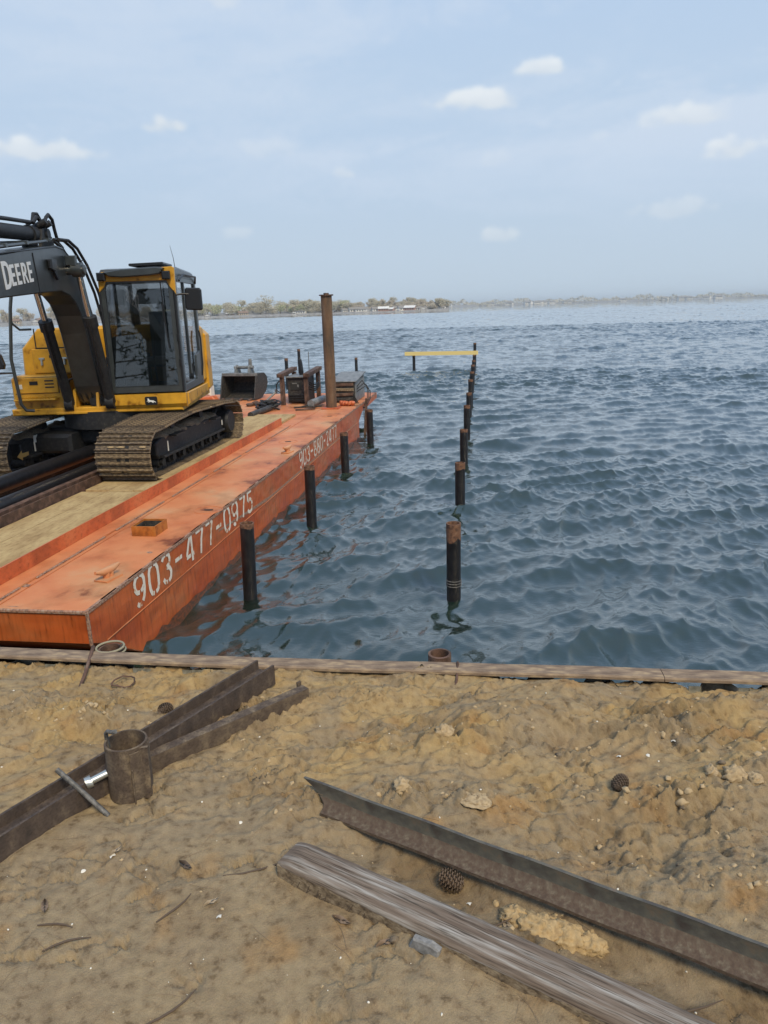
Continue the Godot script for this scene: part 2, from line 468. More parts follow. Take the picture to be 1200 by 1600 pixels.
# ---------------------------------------------------------------- _ready
func _ready():
	var pitch := atan(319.0 / 1155.0)
	var roll := atan(0.031)
	var fwd := Vector3(0, -sin(pitch), -cos(pitch))
	var up0 := Vector3(0, cos(pitch), -sin(pitch))
	var right := Vector3.RIGHT * cos(roll) - up0 * sin(roll)
	var up := Vector3.RIGHT * sin(roll) + up0 * cos(roll)
	var cam := Camera3D.new()
	cam.name = "camera"
	cam.fov = rad_to_deg(2.0 * atan(800.0 / 1155.0))
	cam.near = 0.05
	cam.far = 6000.0
	add_child(cam)
	cam.transform = Transform3D(Basis(right, up, -fwd), EYE)
	cam.current = true
	var env := Environment.new()
	env.background_mode = Environment.BG_SKY
	var sky := Sky.new()
	var pano := PanoramaSkyMaterial.new()
	pano.panorama = make_sky()
	pano.energy_multiplier = 1.0
	sky.sky_material = pano
	env.sky = sky
	env.tonemap_mode = Environment.TONE_MAPPER_LINEAR
	env.tonemap_exposure = 1.25
	env.sdfgi_enabled = true
	env.ssao_enabled = true
	env.ssil_enabled = true
	env.fog_enabled = true
	env.fog_density = 0.00035
	env.fog_light_color = Color(.9, .95, 1.0)
	var we := WorldEnvironment.new()
	we.name = "world_environment"
	we.environment = env
	add_child(we)
	var sun := DirectionalLight3D.new()
	sun.name = "sun"
	sun.light_energy = 0.85
	sun.light_angular_distance = 20.0
	sun.light_color = Color(1.0, .92, .77)
	sun.shadow_enabled = true
	add_child(sun)
	sun.look_at_from_position(Vector3(1.8, 4.6, 3.6), Vector3.ZERO)
	materials()
	build_water()
	build_sand()
	build_far_shore()
	build_seawall()
	build_barge()
	build_piles()
	build_excavator()
	build_deck_gear()
	build_sand_steel()
	build_litter()
	build_pines_behind()

# ---------------------------------------------------------------- water
func wave_tile(n: int, size: float, lo: float, hi: float, count: int, seed_: int, slope: float, dir: float, spread: float) -> Array:
	# periodic heights (y) and sideways pull (x, z) of many small waves
	var rng := RandomNumberGenerator.new()
	rng.seed = seed_
	var hgt := PackedFloat32Array()
	var px := PackedFloat32Array()
	var pz := PackedFloat32Array()
	hgt.resize(n * n)
	px.resize(n * n)
	pz.resize(n * n)
	for q in count:
		var lam: float = lo * pow(hi / lo, (q + rng.randf()) / count)
		var a: float = dir + rng.randfn(0, spread)
		var kx := roundf(size / lam * cos(a))
		var kz := roundf(size / lam * sin(a))
		if kx == 0 and kz == 0:
			kx = 1
		var kl := sqrt(kx * kx + kz * kz)
		var amp: float = slope / (TAU * kl / size) / sqrt(count) * rng.randf_range(.6, 1.3) * lerpf(1.0, .32, smoothstep(.55, 1.6, lam))
		var ph := rng.randf() * TAU
		var cx := PackedFloat32Array()
		var sx := PackedFloat32Array()
		for i in n:
			cx.append(cos(TAU * kx * i / n))
			sx.append(sin(TAU * kx * i / n))
		var ux := kx / kl * .85
		var uz := kz / kl * .85
		for j in n:
			var cz := cos(TAU * kz * j / n + ph) * amp
			var sz := sin(TAU * kz * j / n + ph) * amp
			var o := j * n
			for i in n:
				var c := cx[i] * cz - sx[i] * sz
				var s := sx[i] * cz + cx[i] * sz
				hgt[o + i] += c
				px[o + i] -= s * ux
				pz[o + i] -= s * uz
	return [n, size, hgt, px, pz]

func build_water():
	var gusts := FastNoiseLite.new()
	gusts.seed = 21
	gusts.frequency = .07
	gusts.fractal_octaves = 3
	var t1 := wave_tile(288, 17.3, .32, 2.8, 60, 11, .48, 1.42, .42)
	var t2 := wave_tile(256, 5.3, .09, .32, 40, 12, .36, .9, .45)
	var angs := []
	var a := -86.0
	while a < 86.0:
		angs.append(deg_to_rad(a))
		a += 0.15 if absf(a + .01) < 30.0 else 1.4
	angs.append(deg_to_rad(86.0))
	var rows := []
	var r := 3.0
	while r < 3600.0:
		rows.append(r)
		if r < 13.0: r += .022
		elif r < 30.0: r += .075
		elif r < 90.0: r += .24
		elif r < 300.0: r += 1.0
		else: r *= 1.08
	rows.append(3600.0)
	var na := angs.size()
	var nr := rows.size()
	var verts := PackedVector3Array()
	verts.resize(na * nr)
	var ca := PackedFloat32Array()
	var sa := PackedFloat32Array()
	for x in angs:
		ca.append(-cos(x))
		sa.append(sin(x))
	var h1: PackedFloat32Array = t1[2]
	var x1: PackedFloat32Array = t1[3]
	var z1: PackedFloat32Array = t1[4]
	var h2: PackedFloat32Array = t2[2]
	var x2: PackedFloat32Array = t2[3]
	var z2: PackedFloat32Array = t2[4]
	var n1: int = t1[0]
	var n2: int = t2[0]
	var s1: float = n1 / 17.3
	var s2: float = n2 / 5.3
	var k := 0
	for j in nr:
		var rr: float = rows[j]
		var f1 := clampf(1.0 - (rr - 200.0) / 500.0, 0, 1) * smoothstep(3.0, 3.3, rr)
		var f2 := clampf(1.0 - (rr - 30.0) / 70.0, 0, 1) * smoothstep(3.0, 3.3, rr)
		f1 *= lerpf(1.0, 1.7, smoothstep(18.0, 130.0, rr))
		var g1 := f1
		var g2 := f2
		for i in na:
			var x := rr * sa[i]
			var z := rr * ca[i]
			var y := WATER
			if g1 > 0.0:
				var gust := gusts.get_noise_2d(x, z)
				f1 = g1 * (1.0 + gust * .45)
				f2 = g2 * (1.0 + gust * .8)
			var ox := 0.0
			var oz := 0.0
			if f1 > 0.0:
				var u := fposmod(x * s1, n1)
				var v := fposmod(z * s1, n1)
				var iu := int(u) % n1
				var iv := int(v) % n1
				var fu := u - int(u)
				var fv := v - int(v)
				var iu1 := (iu + 1) % n1
				var A := iv * n1
				var B := ((iv + 1) % n1) * n1
				var w00 := (1.0 - fu) * (1.0 - fv) * f1
				var w10 := fu * (1.0 - fv) * f1
				var w01 := (1.0 - fu) * fv * f1
				var w11 := fu * fv * f1
				y += h1[A + iu] * w00 + h1[A + iu1] * w10 + h1[B + iu] * w01 + h1[B + iu1] * w11
				ox += x1[A + iu] * w00 + x1[A + iu1] * w10 + x1[B + iu] * w01 + x1[B + iu1] * w11
				oz += z1[A + iu] * w00 + z1[A + iu1] * w10 + z1[B + iu] * w01 + z1[B + iu1] * w11
			if f2 > 0.0:
				var xr := x * .819 - z * .574
				var zr := x * .574 + z * .819
				var u := fposmod(xr * s2, n2)
				var v := fposmod(zr * s2, n2)
				var iu := int(u) % n2
				var iv := int(v) % n2
				var fu := u - int(u)
				var fv := v - int(v)
				var iu1 := (iu + 1) % n2
				var A := iv * n2
				var B := ((iv + 1) % n2) * n2
				var w00 := (1.0 - fu) * (1.0 - fv) * f2
				var w10 := fu * (1.0 - fv) * f2
				var w01 := (1.0 - fu) * fv * f2
				var w11 := fu * fv * f2
				y += h2[A + iu] * w00 + h2[A + iu1] * w10 + h2[B + iu] * w01 + h2[B + iu1] * w11
				var dx := x2[A + iu] * w00 + x2[A + iu1] * w10 + x2[B + iu] * w01 + x2[B + iu1] * w11
				var dz := z2[A + iu] * w00 + z2[A + iu1] * w10 + z2[B + iu] * w01 + z2[B + iu1] * w11
				ox += dx * .819 + dz * .574
				oz += -dx * .574 + dz * .819
			verts[k] = Vector3(x + ox, y, z + oz)
			k += 1
	sheet("water", verts, na, nr, M.water, "lake water with small wind waves reaching to the far shore")

func sheet(called: String, verts: PackedVector3Array, nx: int, nz: int, m: Material, label: String, cols := PackedColorArray()) -> MeshInstance3D:
	# grid of vertices, x fastest, second axis away from the viewer; smooth normals from neighbours
	var norm := PackedVector3Array()
	norm.resize(verts.size())
	for j in nz:
		var j0 := maxi(j - 1, 0) * nx
		var j1 := mini(j + 1, nz - 1) * nx
		for i in nx:
			var du := verts[j * nx + mini(i + 1, nx - 1)] - verts[j * nx + maxi(i - 1, 0)]
			var dv := verts[j1 + i] - verts[j0 + i]
			norm[j * nx + i] = du.cross(dv).normalized()
	var idx := PackedInt32Array()
	idx.resize((nx - 1) * (nz - 1) * 6)
	var k := 0
	for j in nz - 1:
		for i in nx - 1:
			var a := j * nx + i
			idx[k] = a
			idx[k + 1] = a + nx
			idx[k + 2] = a + 1
			idx[k + 3] = a + 1
			idx[k + 4] = a + nx
			idx[k + 5] = a + nx + 1
			k += 6
	var arr := []
	arr.resize(Mesh.ARRAY_MAX)
	arr[Mesh.ARRAY_VERTEX] = verts
	arr[Mesh.ARRAY_NORMAL] = norm
	arr[Mesh.ARRAY_INDEX] = idx
	if cols.size():
		arr[Mesh.ARRAY_COLOR] = cols
	var me := ArrayMesh.new()
	me.add_surface_from_arrays(Mesh.PRIMITIVE_TRIANGLES, arr)
	me.surface_set_material(0, m)
	var o := MeshInstance3D.new()
	o.name = called
	o.mesh = me
	add_child(o)
	tag(o, label, "", "", "structure")
	return o

# ---------------------------------------------------------------- sand
var n_a := FastNoiseLite.new()
var n_b := FastNoiseLite.new()
var n_c := FastNoiseLite.new()
var n_d := FastNoiseLite.new()
var n_e := FastNoiseLite.new()
var n_f := FastNoiseLite.new()
var n_g := FastNoiseLite.new()
# x, z, radius across, radius along z, height, clumpiness
const BUMPS := [[.78, -2.83, .26, .09, .05, .25], [1.03, -2.52, .16, .11, .05, 1.0], [1.33, -2.64, .26, .055, .055, .8], [1.09, -2.56, .04, .04, -.05, .6], [.21, -2.45, .15, .09, .035, .5], [.30, -2.13, .16, .08, .03, .6], [.02, -2.16, .10, .07, .02, .9], [.62, -1.93, .09, .08, -.03, .5], [.79, -1.84, .08, .07, -.03, .4], [.95, -2.10, .22, .06, .035, .9], [.66, -2.44, .1, .07, -.03, .4], [.55, -2.62, .28, .12, .05, .1], [-1.28, -2.75, .35, .07, .03, .6], [-1.2, -2.62, .16, .06, -.02, .4], [-.82, -3.02, .13, .06, .05, .2], [-.82, -2.98, .05, .03, -.035, 0.0], [-.40, -2.32, .14, .07, .015, .8], [-.32, -2.09, .12, .10, .02, .5], [.40, -1.60, .15, .07, .05, .7], [.10, -2.75, .2, .08, -.02, .2], [-.15, -2.85, .15, .07, .025, .3], [-1.7, -2.9, .3, .1, .03, .3], [1.25, -2.2, .22, .07, .03, .9], [1.0, -1.72, .2, .1, .03, .6], [-.2, -2.55, .1, .07, -.02, .2], [.42, -2.28, .12, .09, -.025, .2], [1.5, -2.9, .25, .06, -.03, .2], [-.25, -1.72, .12, .10, -.02, .2], [1.45, -2.35, .3, .1, .02, .4], [-.62, -2.72, .14, .06, .02, .2]]

const PRINTS := [[-.12, -2.62, .5], [.18, -2.86, .7], [-1.05, -2.55, -.6], [1.28, -2.42, -1.0], [.92, -1.92, 1.9], [.55, -2.18, 2.4]]

func seg_dist(x: float, z: float, a: Vector2, b: Vector2) -> float:
	return Geometry2D.get_closest_point_to_segment(V(x, z), a, b).distance_to(V(x, z))

func wall_front(x: float) -> float:
	return -3.02 + x * .1376

var clump := 0.0
func sand_h(x: float, z: float) -> float:
	var near := z - wall_front(x)
	clump = clampf(n_a.get_noise_2d(x * 1.7 + 40.0, z * 1.7) * 1.6 - .25, 0, .55)
	var y := n_a.get_noise_2d(x, z) * .040 + n_b.get_noise_2d(x, z) * .014 + n_c.get_noise_2d(x, z) * (.0015 + .008 * clump)
	for b in BUMPS:
		var dx: float = (x - b[0]) / b[2]
		var dz: float = (z - b[1]) / b[3]
		var q := dx * dx + dz * dz
		if q < 5.0:
			var e := exp(-q)
			y += b[4] * e * 1.35
			clump += b[5] * minf(e * 1.4, 1.0)
	# the wallow between the timber and the angle iron, and the flat beaten ground at the lower left
	var tr := seg_dist(x, z, V(-.1, -1.93), V(.85, -1.32))
	var e2 := exp(-pow(tr / .10, 2.0))
	y = lerpf(y, -.055 + y * .4, e2)
	clump = lerpf(clump, clump * .5, e2)
	var flat := smoothstep(-2.25, -1.8, z) * smoothstep(.15, -.25, x)
	y = lerpf(y, y * .3, flat)
	clump = clump * (1.0 - .8 * flat)
	clump = clampf(clump, 0.0, 1.0)
	var cl := absf(n_d.get_noise_2d(x, z))
	y += (cl * .04 - .012) * clump
	var rg := 1.0 - absf(n_e.get_noise_2d(x * .75 + z * .35, z * 1.5)) * 2.0
	y += (rg * rg * .034 - .012) * (.25 + .75 * smoothstep(-.15, .25, n_b.get_noise_2d(x * .5 - 20.0, z * .8))) * smoothstep(-1.7, -2.2, z - x * .25)
	y += absf(n_d.get_noise_2d(x * .45 + 7.0, z * .8)) * (.003 + .012 * clump)
	# dried crust broken into plates, in patches
	var crust := smoothstep(.02, .3, n_b.get_noise_2d(x * .6 + 80.0, z * .9) + clump * .35)
	if crust > 0.0:
		var ed := n_f.get_noise_2d(x, z) + 1.0
		y += crust * (n_g.get_noise_2d(x, z) * (.009 + .012 * clump) - .012 * smoothstep(.30, .0, ed))
	y -= (.012 + .014 * n_b.get_noise_2d(x * .5, 3.0)) * smoothstep(.22, .05, near) + .004
	if near < -.055:
		y = minf(y, -.08)
	# boot prints: a sole and a heel pressed in, with a small rim
	for f in PRINTS:
		var d := V(x - f[0], z - f[1]).rotated(f[2])
		if absf(d.x) < .09 and absf(d.y) < .17:
			var e := pow(d.x / .045, 2.0) + pow((d.y - .03) / .085, 2.0)
			var g := pow(d.x / .036, 2.0) + pow((d.y + .095) / .038, 2.0)
			var m := minf(e, g)
			y -= .013 * smoothstep(1.4, .5, m)
	# under the beams and around the pipe
	y -= .02 * exp(-pow(seg_dist(x, z, V(-1.3, -1.95), V(-.5, -2.98)) / .07, 2.0))
	return y

func build_sand():
	for p in [[n_a, 1, .9, 3], [n_b, 2, 3.6, 3], [n_c, 3, 13.0, 4], [n_d, 4, 15.0, 4], [n_e, 6, 4.0, 5]]:
		p[0].seed = p[1]
		p[0].frequency = p[2]
		p[0].fractal_octaves = p[3]
	for n in [n_f, n_g]:
		n.seed = 15
		n.noise_type = FastNoiseLite.TYPE_CELLULAR
		n.frequency = 13.0
		n.fractal_type = FastNoiseLite.FRACTAL_NONE
		n.cellular_jitter = 1.0
		n.domain_warp_enabled = true
		n.domain_warp_amplitude = .07
		n.domain_warp_frequency = 9.0
	n_f.cellular_return_type = FastNoiseLite.RETURN_DISTANCE2_SUB
	n_g.cellular_return_type = FastNoiseLite.RETURN_CELL_VALUE
	n_d.domain_warp_enabled = true
	n_d.domain_warp_amplitude = .05
	n_d.domain_warp_frequency = 6.0
	var xs := axis([-60.0, -20.0, -8.0, -4.0, -2.2], [4.0, 1.5, .3, .06], .0075, 2.0, [4.0, 8.0, 20.0, 60.0], [.06, .3, 1.5, 4.0])
	var zs := axis([-14.0, -8.0, -4.2, -3.5], [1.0, .4, .06], .0072, -1.05, [-.2, 1.0, 4.0, 20.0, 60.0], [.03, .08, .25, 1.0, 4.0])
	zs.reverse()
	var nx: int = xs.size()
	var nz: int = zs.size()
	var verts := PackedVector3Array()
	var cols := PackedColorArray()
	verts.resize(nx * nz)
	cols.resize(nx * nz)
	var dry := Vector3(.42, .305, .15)
	var tan_ := Vector3(.39, .295, .17)
	var wet := Vector3(.25, .18, .105)
	var grey := Vector3(.32, .255, .168)
	var mud := Vector3(.17, .13, .085)
	var red := Vector3(.37, .225, .095)
	for j in nz:
		var z: float = zs[j]
		for i in nx:
			var x: float = xs[i]
			var k := j * nx + i
			var y := sand_h(x, z)
			if z < wall_front(x) - .10:
				y = -1.6
			verts[k] = Vector3(x, y, z)
			var p := n_b.get_noise_2d(x * .55 + 20.0, z * .55) * .5 + .5
			var q := n_a.get_noise_2d(x * 1.3 - 9.0, z * 1.3 + 5.0) * .5 + .5
			var c := dry.lerp(tan_, smoothstep(.35, .65, q))
			c = c.lerp(grey, smoothstep(-2.45, -1.95, z + (q - .5) * .6) * .85)
			c = c.lerp(wet, smoothstep(.5, .75, p) * .5)
			c = c.lerp(red, smoothstep(.62, .8, n_b.get_noise_2d(x * .8 - 31.0, z * .8) * .5 + .5) * .7)
			var tr := seg_dist(x, z, V(.0, -1.88), V(.9, -1.30))
			c = c.lerp(wet * .8, exp(-pow(tr / .11, 2.0)) * .8)
			var m := pow((x - 1.08) / .13, 2.0) + pow((z + 2.53) / .1, 2.0)
			c = c.lerp(mud, exp(-m) * .75 * smoothstep(.2, .5, p))
			c = c.lerp(mud, clump * smoothstep(.5, .75, q) * .5)
			var gp := n_a.get_noise_2d(x * 2.3 + 60.0, z * 3.1 - 14.0) * .5 + .5
			c = c.lerp(Vector3(.315, .25, .165), smoothstep(.48, .66, gp) * .75)
			c = c.lerp(Vector3(.24, .185, .12), smoothstep(.62, .8, n_b.get_noise_2d(x * 1.1, z * 1.6 + 50.0) * .5 + .5) * .6)
			c = c.lerp(Vector3(.075, .062, .035), smoothstep(.6, 2.2, z + q))
			c *= .92 + .16 * n_c.get_noise_2d(x * 2.0, z * 2.0)
			cols[k] = Color(c.x, c.y, c.z)
	sheet("sand_ground", verts, nx, nz, M.sand, "churned tan sand of the shore with ridges, footmarks and damp patches", cols)

func axis(lo: Array, lo_step: Array, fine: float, to: float, hi: Array, hi_step: Array) -> Array:
	var out := []
	for i in lo.size() - 1:
		var x: float = lo[i]
		while x < lo[i + 1] - 1e-4:
			out.append(x)
			x += lo_step[i]
	var x: float = lo[-1]
	while x < to:
		out.append(x)
		x += fine
	x = to
	for i in hi.size():
		while x < hi[i] - 1e-4:
			out.append(x)
			x += hi_step[i]
		x = hi[i]
	out.append(hi[-1])
	return out

# ---------------------------------------------------------------- far shore
func crown_mesh(seed_: int, m: Material, w: float, h: float, bottom: float, tris: int, leaf: float) -> ArrayMesh:
	var mb := MB.new()
	var rng := RandomNumberGenerator.new()
	rng.seed = seed_
	var lobes := []
	for i in 9:
		lobes.append([Vector3(rng.randf_range(-.32, .32) * w, bottom + (h - bottom) * rng.randf_range(.2, .85), rng.randf_range(-.3, .3) * w), rng.randf_range(.16, .3) * w])
	for i in tris:
		var l = lobes[rng.randi() % lobes.size()]
		var d := Vector3(rng.randfn(), rng.randfn() * .8, rng.randfn()).normalized() * pow(rng.randf(), .45)
		var p: Vector3 = l[0] + d * l[1]
		if p.y > h: p.y = h - rng.randf() * .3
		var a := Vector3(rng.randfn(), rng.randfn(), rng.randfn()).normalized() * leaf * rng.randf_range(.5, 1.2)
		var b := Vector3(rng.randfn(), rng.randfn(), rng.randfn()).normalized() * leaf * rng.randf_range(.5, 1.2)
		mb.tri(p - a * .5, p + b, p + a)
	return mb.mesh(m)

func tree_node(called: String, crown: ArrayMesh, h: float, r: float, seed_: int, label: String, group: String) -> Node3D:
	var t := thing(called, label, "tree", Transform3D.IDENTITY, group)
	var mb := MB.new()
	var rng := RandomNumberGenerator.new()
	rng.seed = seed_
	mb.tube([Vector3(0, -.6, 0), Vector3(.1, h * .4, .05), Vector3(0, h * .8, 0)], [r, r * .7, r * .15], 6)
	for i in 6:
		var a := rng.randf() * TAU
		var y := h * rng.randf_range(.3, .6)
		mb.tube([Vector3(.05, y, 0), Vector3(cos(a) * h * .25, y + h * .22, sin(a) * h * .25)], [r * .4, r * .08], 4)
	obj("trunk", mb, M.bark, t)
	obj("crown", crown, null, t)
	return t

func shore_point(f: float) -> Vector3:
	# waterline of the near far shore, from the left edge of the view to the point
	var pts := [Vector3(-330, 0, -180), Vector3(-200, 0, -262), Vector3(-160, 0, -325), Vector3(-150, 0, -385), Vector3(-103, 0, -424), Vector3(-71, 0, -442), Vector3(-33, 0, -440), Vector3(4, 0, -436), Vector3(40, 0, -430)]
	var g := clampf(f, 0, .9999) * (pts.size() - 1)
	return pts[int(g)].lerp(pts[int(g) + 1], g - int(g))

func build_far_shore():
	var rng := RandomNumberGenerator.new()
	rng.seed = 404
	# land: a strip that rises from the water behind the waterline
	var verts := PackedVector3Array()
	var n := 90
	for j in 5:
		for i in n:
			var p := shore_point(i / (n - 1.0))
			var outv := Vector3(p.x, 0, p.z).normalized()
			var off: float = [-2.0, 2.0, 14.0, 60.0, 150.0][j]
			var y: float = WATER + [-1.0, .5, 1.0, 2.2, 2.5][j] + rng.randf_range(0, .25)
			verts.append(Vector3(p.x, y, p.z) + outv * (off if i < n - 6 else off * .35))
	sheet("far_bank", verts, n, 5, M.land, "low bank of the far shore under trees and houses")
	# 2 km away on the right
	verts = PackedVector3Array()
	for j in 4:
		for i in 60:
			var az := deg_to_rad(lerpf(1.0, 40.0, i / 59.0))
			var d: float = lerpf(1500.0, 2000.0, clampf(i / 45.0, 0, 1)) + sin(i * .7) * 40.0 + [0, 6, 60, 400][j]
			if i > 41: d -= 450.0 * smoothstep(41, 46, i)
			verts.append(Vector3(sin(az) * d, WATER + [-1.0, 1.0, 3.0, 4.0][j], -cos(az) * d))
	sheet("distant_bank", verts, 60, 4, M.land, "hazy bank of the opposite shore to the right")
	var protos := []
	var sizes := [[9.5, 10.4, 1.2], [8.5, 9.2, 1.0], [10.0, 11.2, 1.5], [6.5, 6.5, .8], [11.0, 9.2, .8]]
	var kinds := ["grey brown spring tree in the wood along the far shore", "bare tan tree in the wood along the far shore", "fresh green tree in the wood along the far shore", "small pale tree among houses along the far shore", "broad olive tree in the wood along the far shore"]
	for k in 5:
		var c := crown_mesh(500 + k, M.crown[k], sizes[k][0], sizes[k][1], sizes[k][2], 1100, .62)
		protos.append(tree_node("shore_tree", c, sizes[k][1], .25, 600 + k, kinds[k], "trees on the far shore"))
	var first := [true, true, true, true, true]
	for i in 300:
		var f := rng.randf()
		if i < 95: f = rng.randf_range(.40, .80)
		elif i < 175: f = rng.randf_range(.78, .995)
		var wood := f > .44 and f < .80
		var p := shore_point(f)
		var outv := Vector3(p.x, 0, p.z).normalized()
		var depth := rng.randf_range(5, 45) if wood else rng.randf_range(9, 45)
		if f > .96: depth *= .4
		p += outv * depth
		var k: int = [0, 0, 1, 2, 2, 4, 4, 3][rng.randi() % 8] if wood else [0, 1, 3, 3, 3, 1][rng.randi() % 6]
		var s := rng.randf_range(.75, 1.05) * (.74 if wood else .66)
		var t := Transform3D(Basis(Vector3.UP, rng.randf() * TAU).scaled(Vector3(s, s * rng.randf_range(.85, 1.1), s)), Vector3(p.x, WATER + .4 + depth * .03, p.z))
		if first[k]:
			protos[k].transform = t
			first[k] = false
		else:
			dup(protos[k], t, kinds[k])
	# one rounded tree standing up at the end of the wood
	var big := dup(protos[4], Transform3D(Basis().scaled(Vector3(.9, 1.15, .9)), Vector3(-66, WATER + .8, -452)), "tall rounded tree standing above the wood just left of the steel spud pole")
	big.set_meta("group", "")
	big.remove_meta("group")
	# houses
	var hs := []
	for k in 3:
		hs.append(make_house(k))
	var hfirst := [true, true, true]
	var hl := ["white house with grey roof among trees on the far shore", "tan house with brown roof among trees on the far shore", "brick house with pale metal roof among trees on the far shore"]
	for f in [.06, .1, .14, .18, .22, .27, .31, .35, .405, .43, .46, .49, .575, .60, .715, .765, .80, .815, .83, .845, .86, .873, .886, .90, .912, .925, .938, .95, .962, .974, .985]:
		var p := shore_point(f)
		var outv := Vector3(p.x, 0, p.z).normalized()
		var k := rng.randi() % 3
		if f > .7: k = 0 if rng.randf() < .75 else 2
		if f < .5: k = 0 if rng.randf() < .7 else 1
		var depth := rng.randf_range(4, 16)
		p += outv * depth
		var t := Transform3D(Basis(Vector3.UP, atan2(-outv.x, -outv.z) + rng.randf_range(-.5, .5)).scaled(Vector3.ONE * rng.randf_range(.3, .48)), Vector3(p.x, WATER + .5, p.z))
		if hfirst[k]:
			hs[k].transform = t
			hfirst[k] = false
		else:
			dup(hs[k], t, hl[k])
	# boathouses and docks on the waterline
	var bh := thing("boathouse", "white roofed boathouse on posts at the far waterline", "boathouse", Transform3D.IDENTITY, "boathouses at the far waterline")
	var mb := MB.new()
	mb.prism(PackedVector2Array([V(-3, 2.2), V(3, 2.2), V(0, 3.2)]), -4, 4)
	obj("roof", mb, M.roof[2], bh)
	mb = MB.new()
	mb.box(Vector3(0, .5, 0), Vector3(6, .2, 8))
	obj("deck", mb, M.wall[0], bh)
	for x in [-2.7, 2.7]:
		for z in [-3.7, 0.0, 3.7]:
			mb = MB.new()
			mb.box(Vector3(x, .6, z), Vector3(.3, 3.2, .3))
			obj("post", mb, M.bark, bh)
	var bfirst := true
	for f in [.09, .16, .24, .30, .41, .45, .482, .505, .53, .70, .77, .84, .90, .95]:
		var p := shore_point(f)
		var outv := Vector3(p.x, 0, p.z).normalized()
		p -= outv * 6.0
		var t := Transform3D(Basis(Vector3.UP, atan2(-outv.x, -outv.z)).scaled(Vector3.ONE * .55), Vector3(p.x, WATER, p.z))
		if bfirst:
			bh.transform = t
			bfirst = false
		else:
			dup(bh, t)
	# far woods as a mass, with a few white houses in front
	mb = MB.new()
	for i in 9000:
		var u := rng.randf()
		var az := deg_to_rad(lerpf(1.5, 40.0, u))
		var d := lerpf(1510.0, 2010.0, clampf(u * 59.0 / 45.0, 0, 1)) + rng.randf_range(10, 120)
		if u * 59.0 > 41.0: d -= 450.0 * smoothstep(41, 46, u * 59.0)
		var hh := 8.0 + 5.0 * sin(u * 31.0) * sin(u * 83.0 + 1.0) + 2.0 * sin(u * 311.0)
		var p := Vector3(sin(az) * d, WATER + 1.0 + pow(rng.randf(), .7) * maxf(hh, 3.0), -cos(az) * d)
		var a := Vector3(rng.randfn(), rng.randfn() * .7, rng.randfn()).normalized() * rng.randf_range(2, 5)
		var b := Vector3(rng.randfn(), rng.randfn() * .7, rng.randfn()).normalized() * rng.randf_range(2, 5)
		mb.tri(p, p + a, p + b)
	tag(obj("far_woods", mb, M.crown[4]), "hazy line of woods on the opposite shore at the right", "woods", "", "stuff")
	for i in 26:
		var u := rng.randf_range(.05, .72)
		var az := deg_to_rad(lerpf(1.0, 40.0, u))
		var d := lerpf(1500.0, 2000.0, clampf(u * 59.0 / 45.0, 0, 1)) + sin(u * 59.0 * .7) * 40.0
		if u * 59.0 > 41.0: d -= 450.0 * smoothstep(41, 46, u * 59.0)
		dup(hs[0], Transform3D(Basis(Vector3.UP, -az + rng.randf_range(-.6, .6)).scaled(Vector3.ONE * rng.randf_range(.7, 1.15)), Vector3(sin(az) * d, WATER + 1.0, -cos(az) * d)), "tiny white house in the haze on the opposite shore", "houses on the opposite shore")

func make_house(k: int) -> Node3D:
	var labels := ["white house with grey roof among trees on the far shore", "tan house with brown roof among trees on the far shore", "brick house with pale metal roof among trees on the far shore"]
	var t := thing("shore_house", labels[k], "house", Transform3D.IDENTITY, "houses on the far shore")
	var mb := MB.new()
	mb.box(Vector3(0, 1.6, 0), Vector3(14, 4.2, 9))
	mb.prism(PackedVector2Array([V(-4.4, 3.7), V(4.4, 3.7), V(0, 6.0)]), -6.9, 6.9, Transform3D(Basis(Vector3.UP, PI / 2), Vector3.ZERO))
	obj("wall", mb, M.wall[k], t)
	mb = MB.new()
	for s in [-1, 1]:
		mb.bar(Vector3(-7.5, 4.85, s * 2.55), Vector3(7.5, 4.85, s * 2.55), 6.1, .25, Vector3(0, 1, s * .52))
	obj("roof", mb, M.roof[k], t)
	for x in [-4.8, -1.6, 1.6, 4.8]:
		mb = MB.new()
		mb.box(Vector3(x, 2.0, 4.53), Vector3(1.5, 1.6, .1))
		obj("window", mb, M.pane, t)
	return t

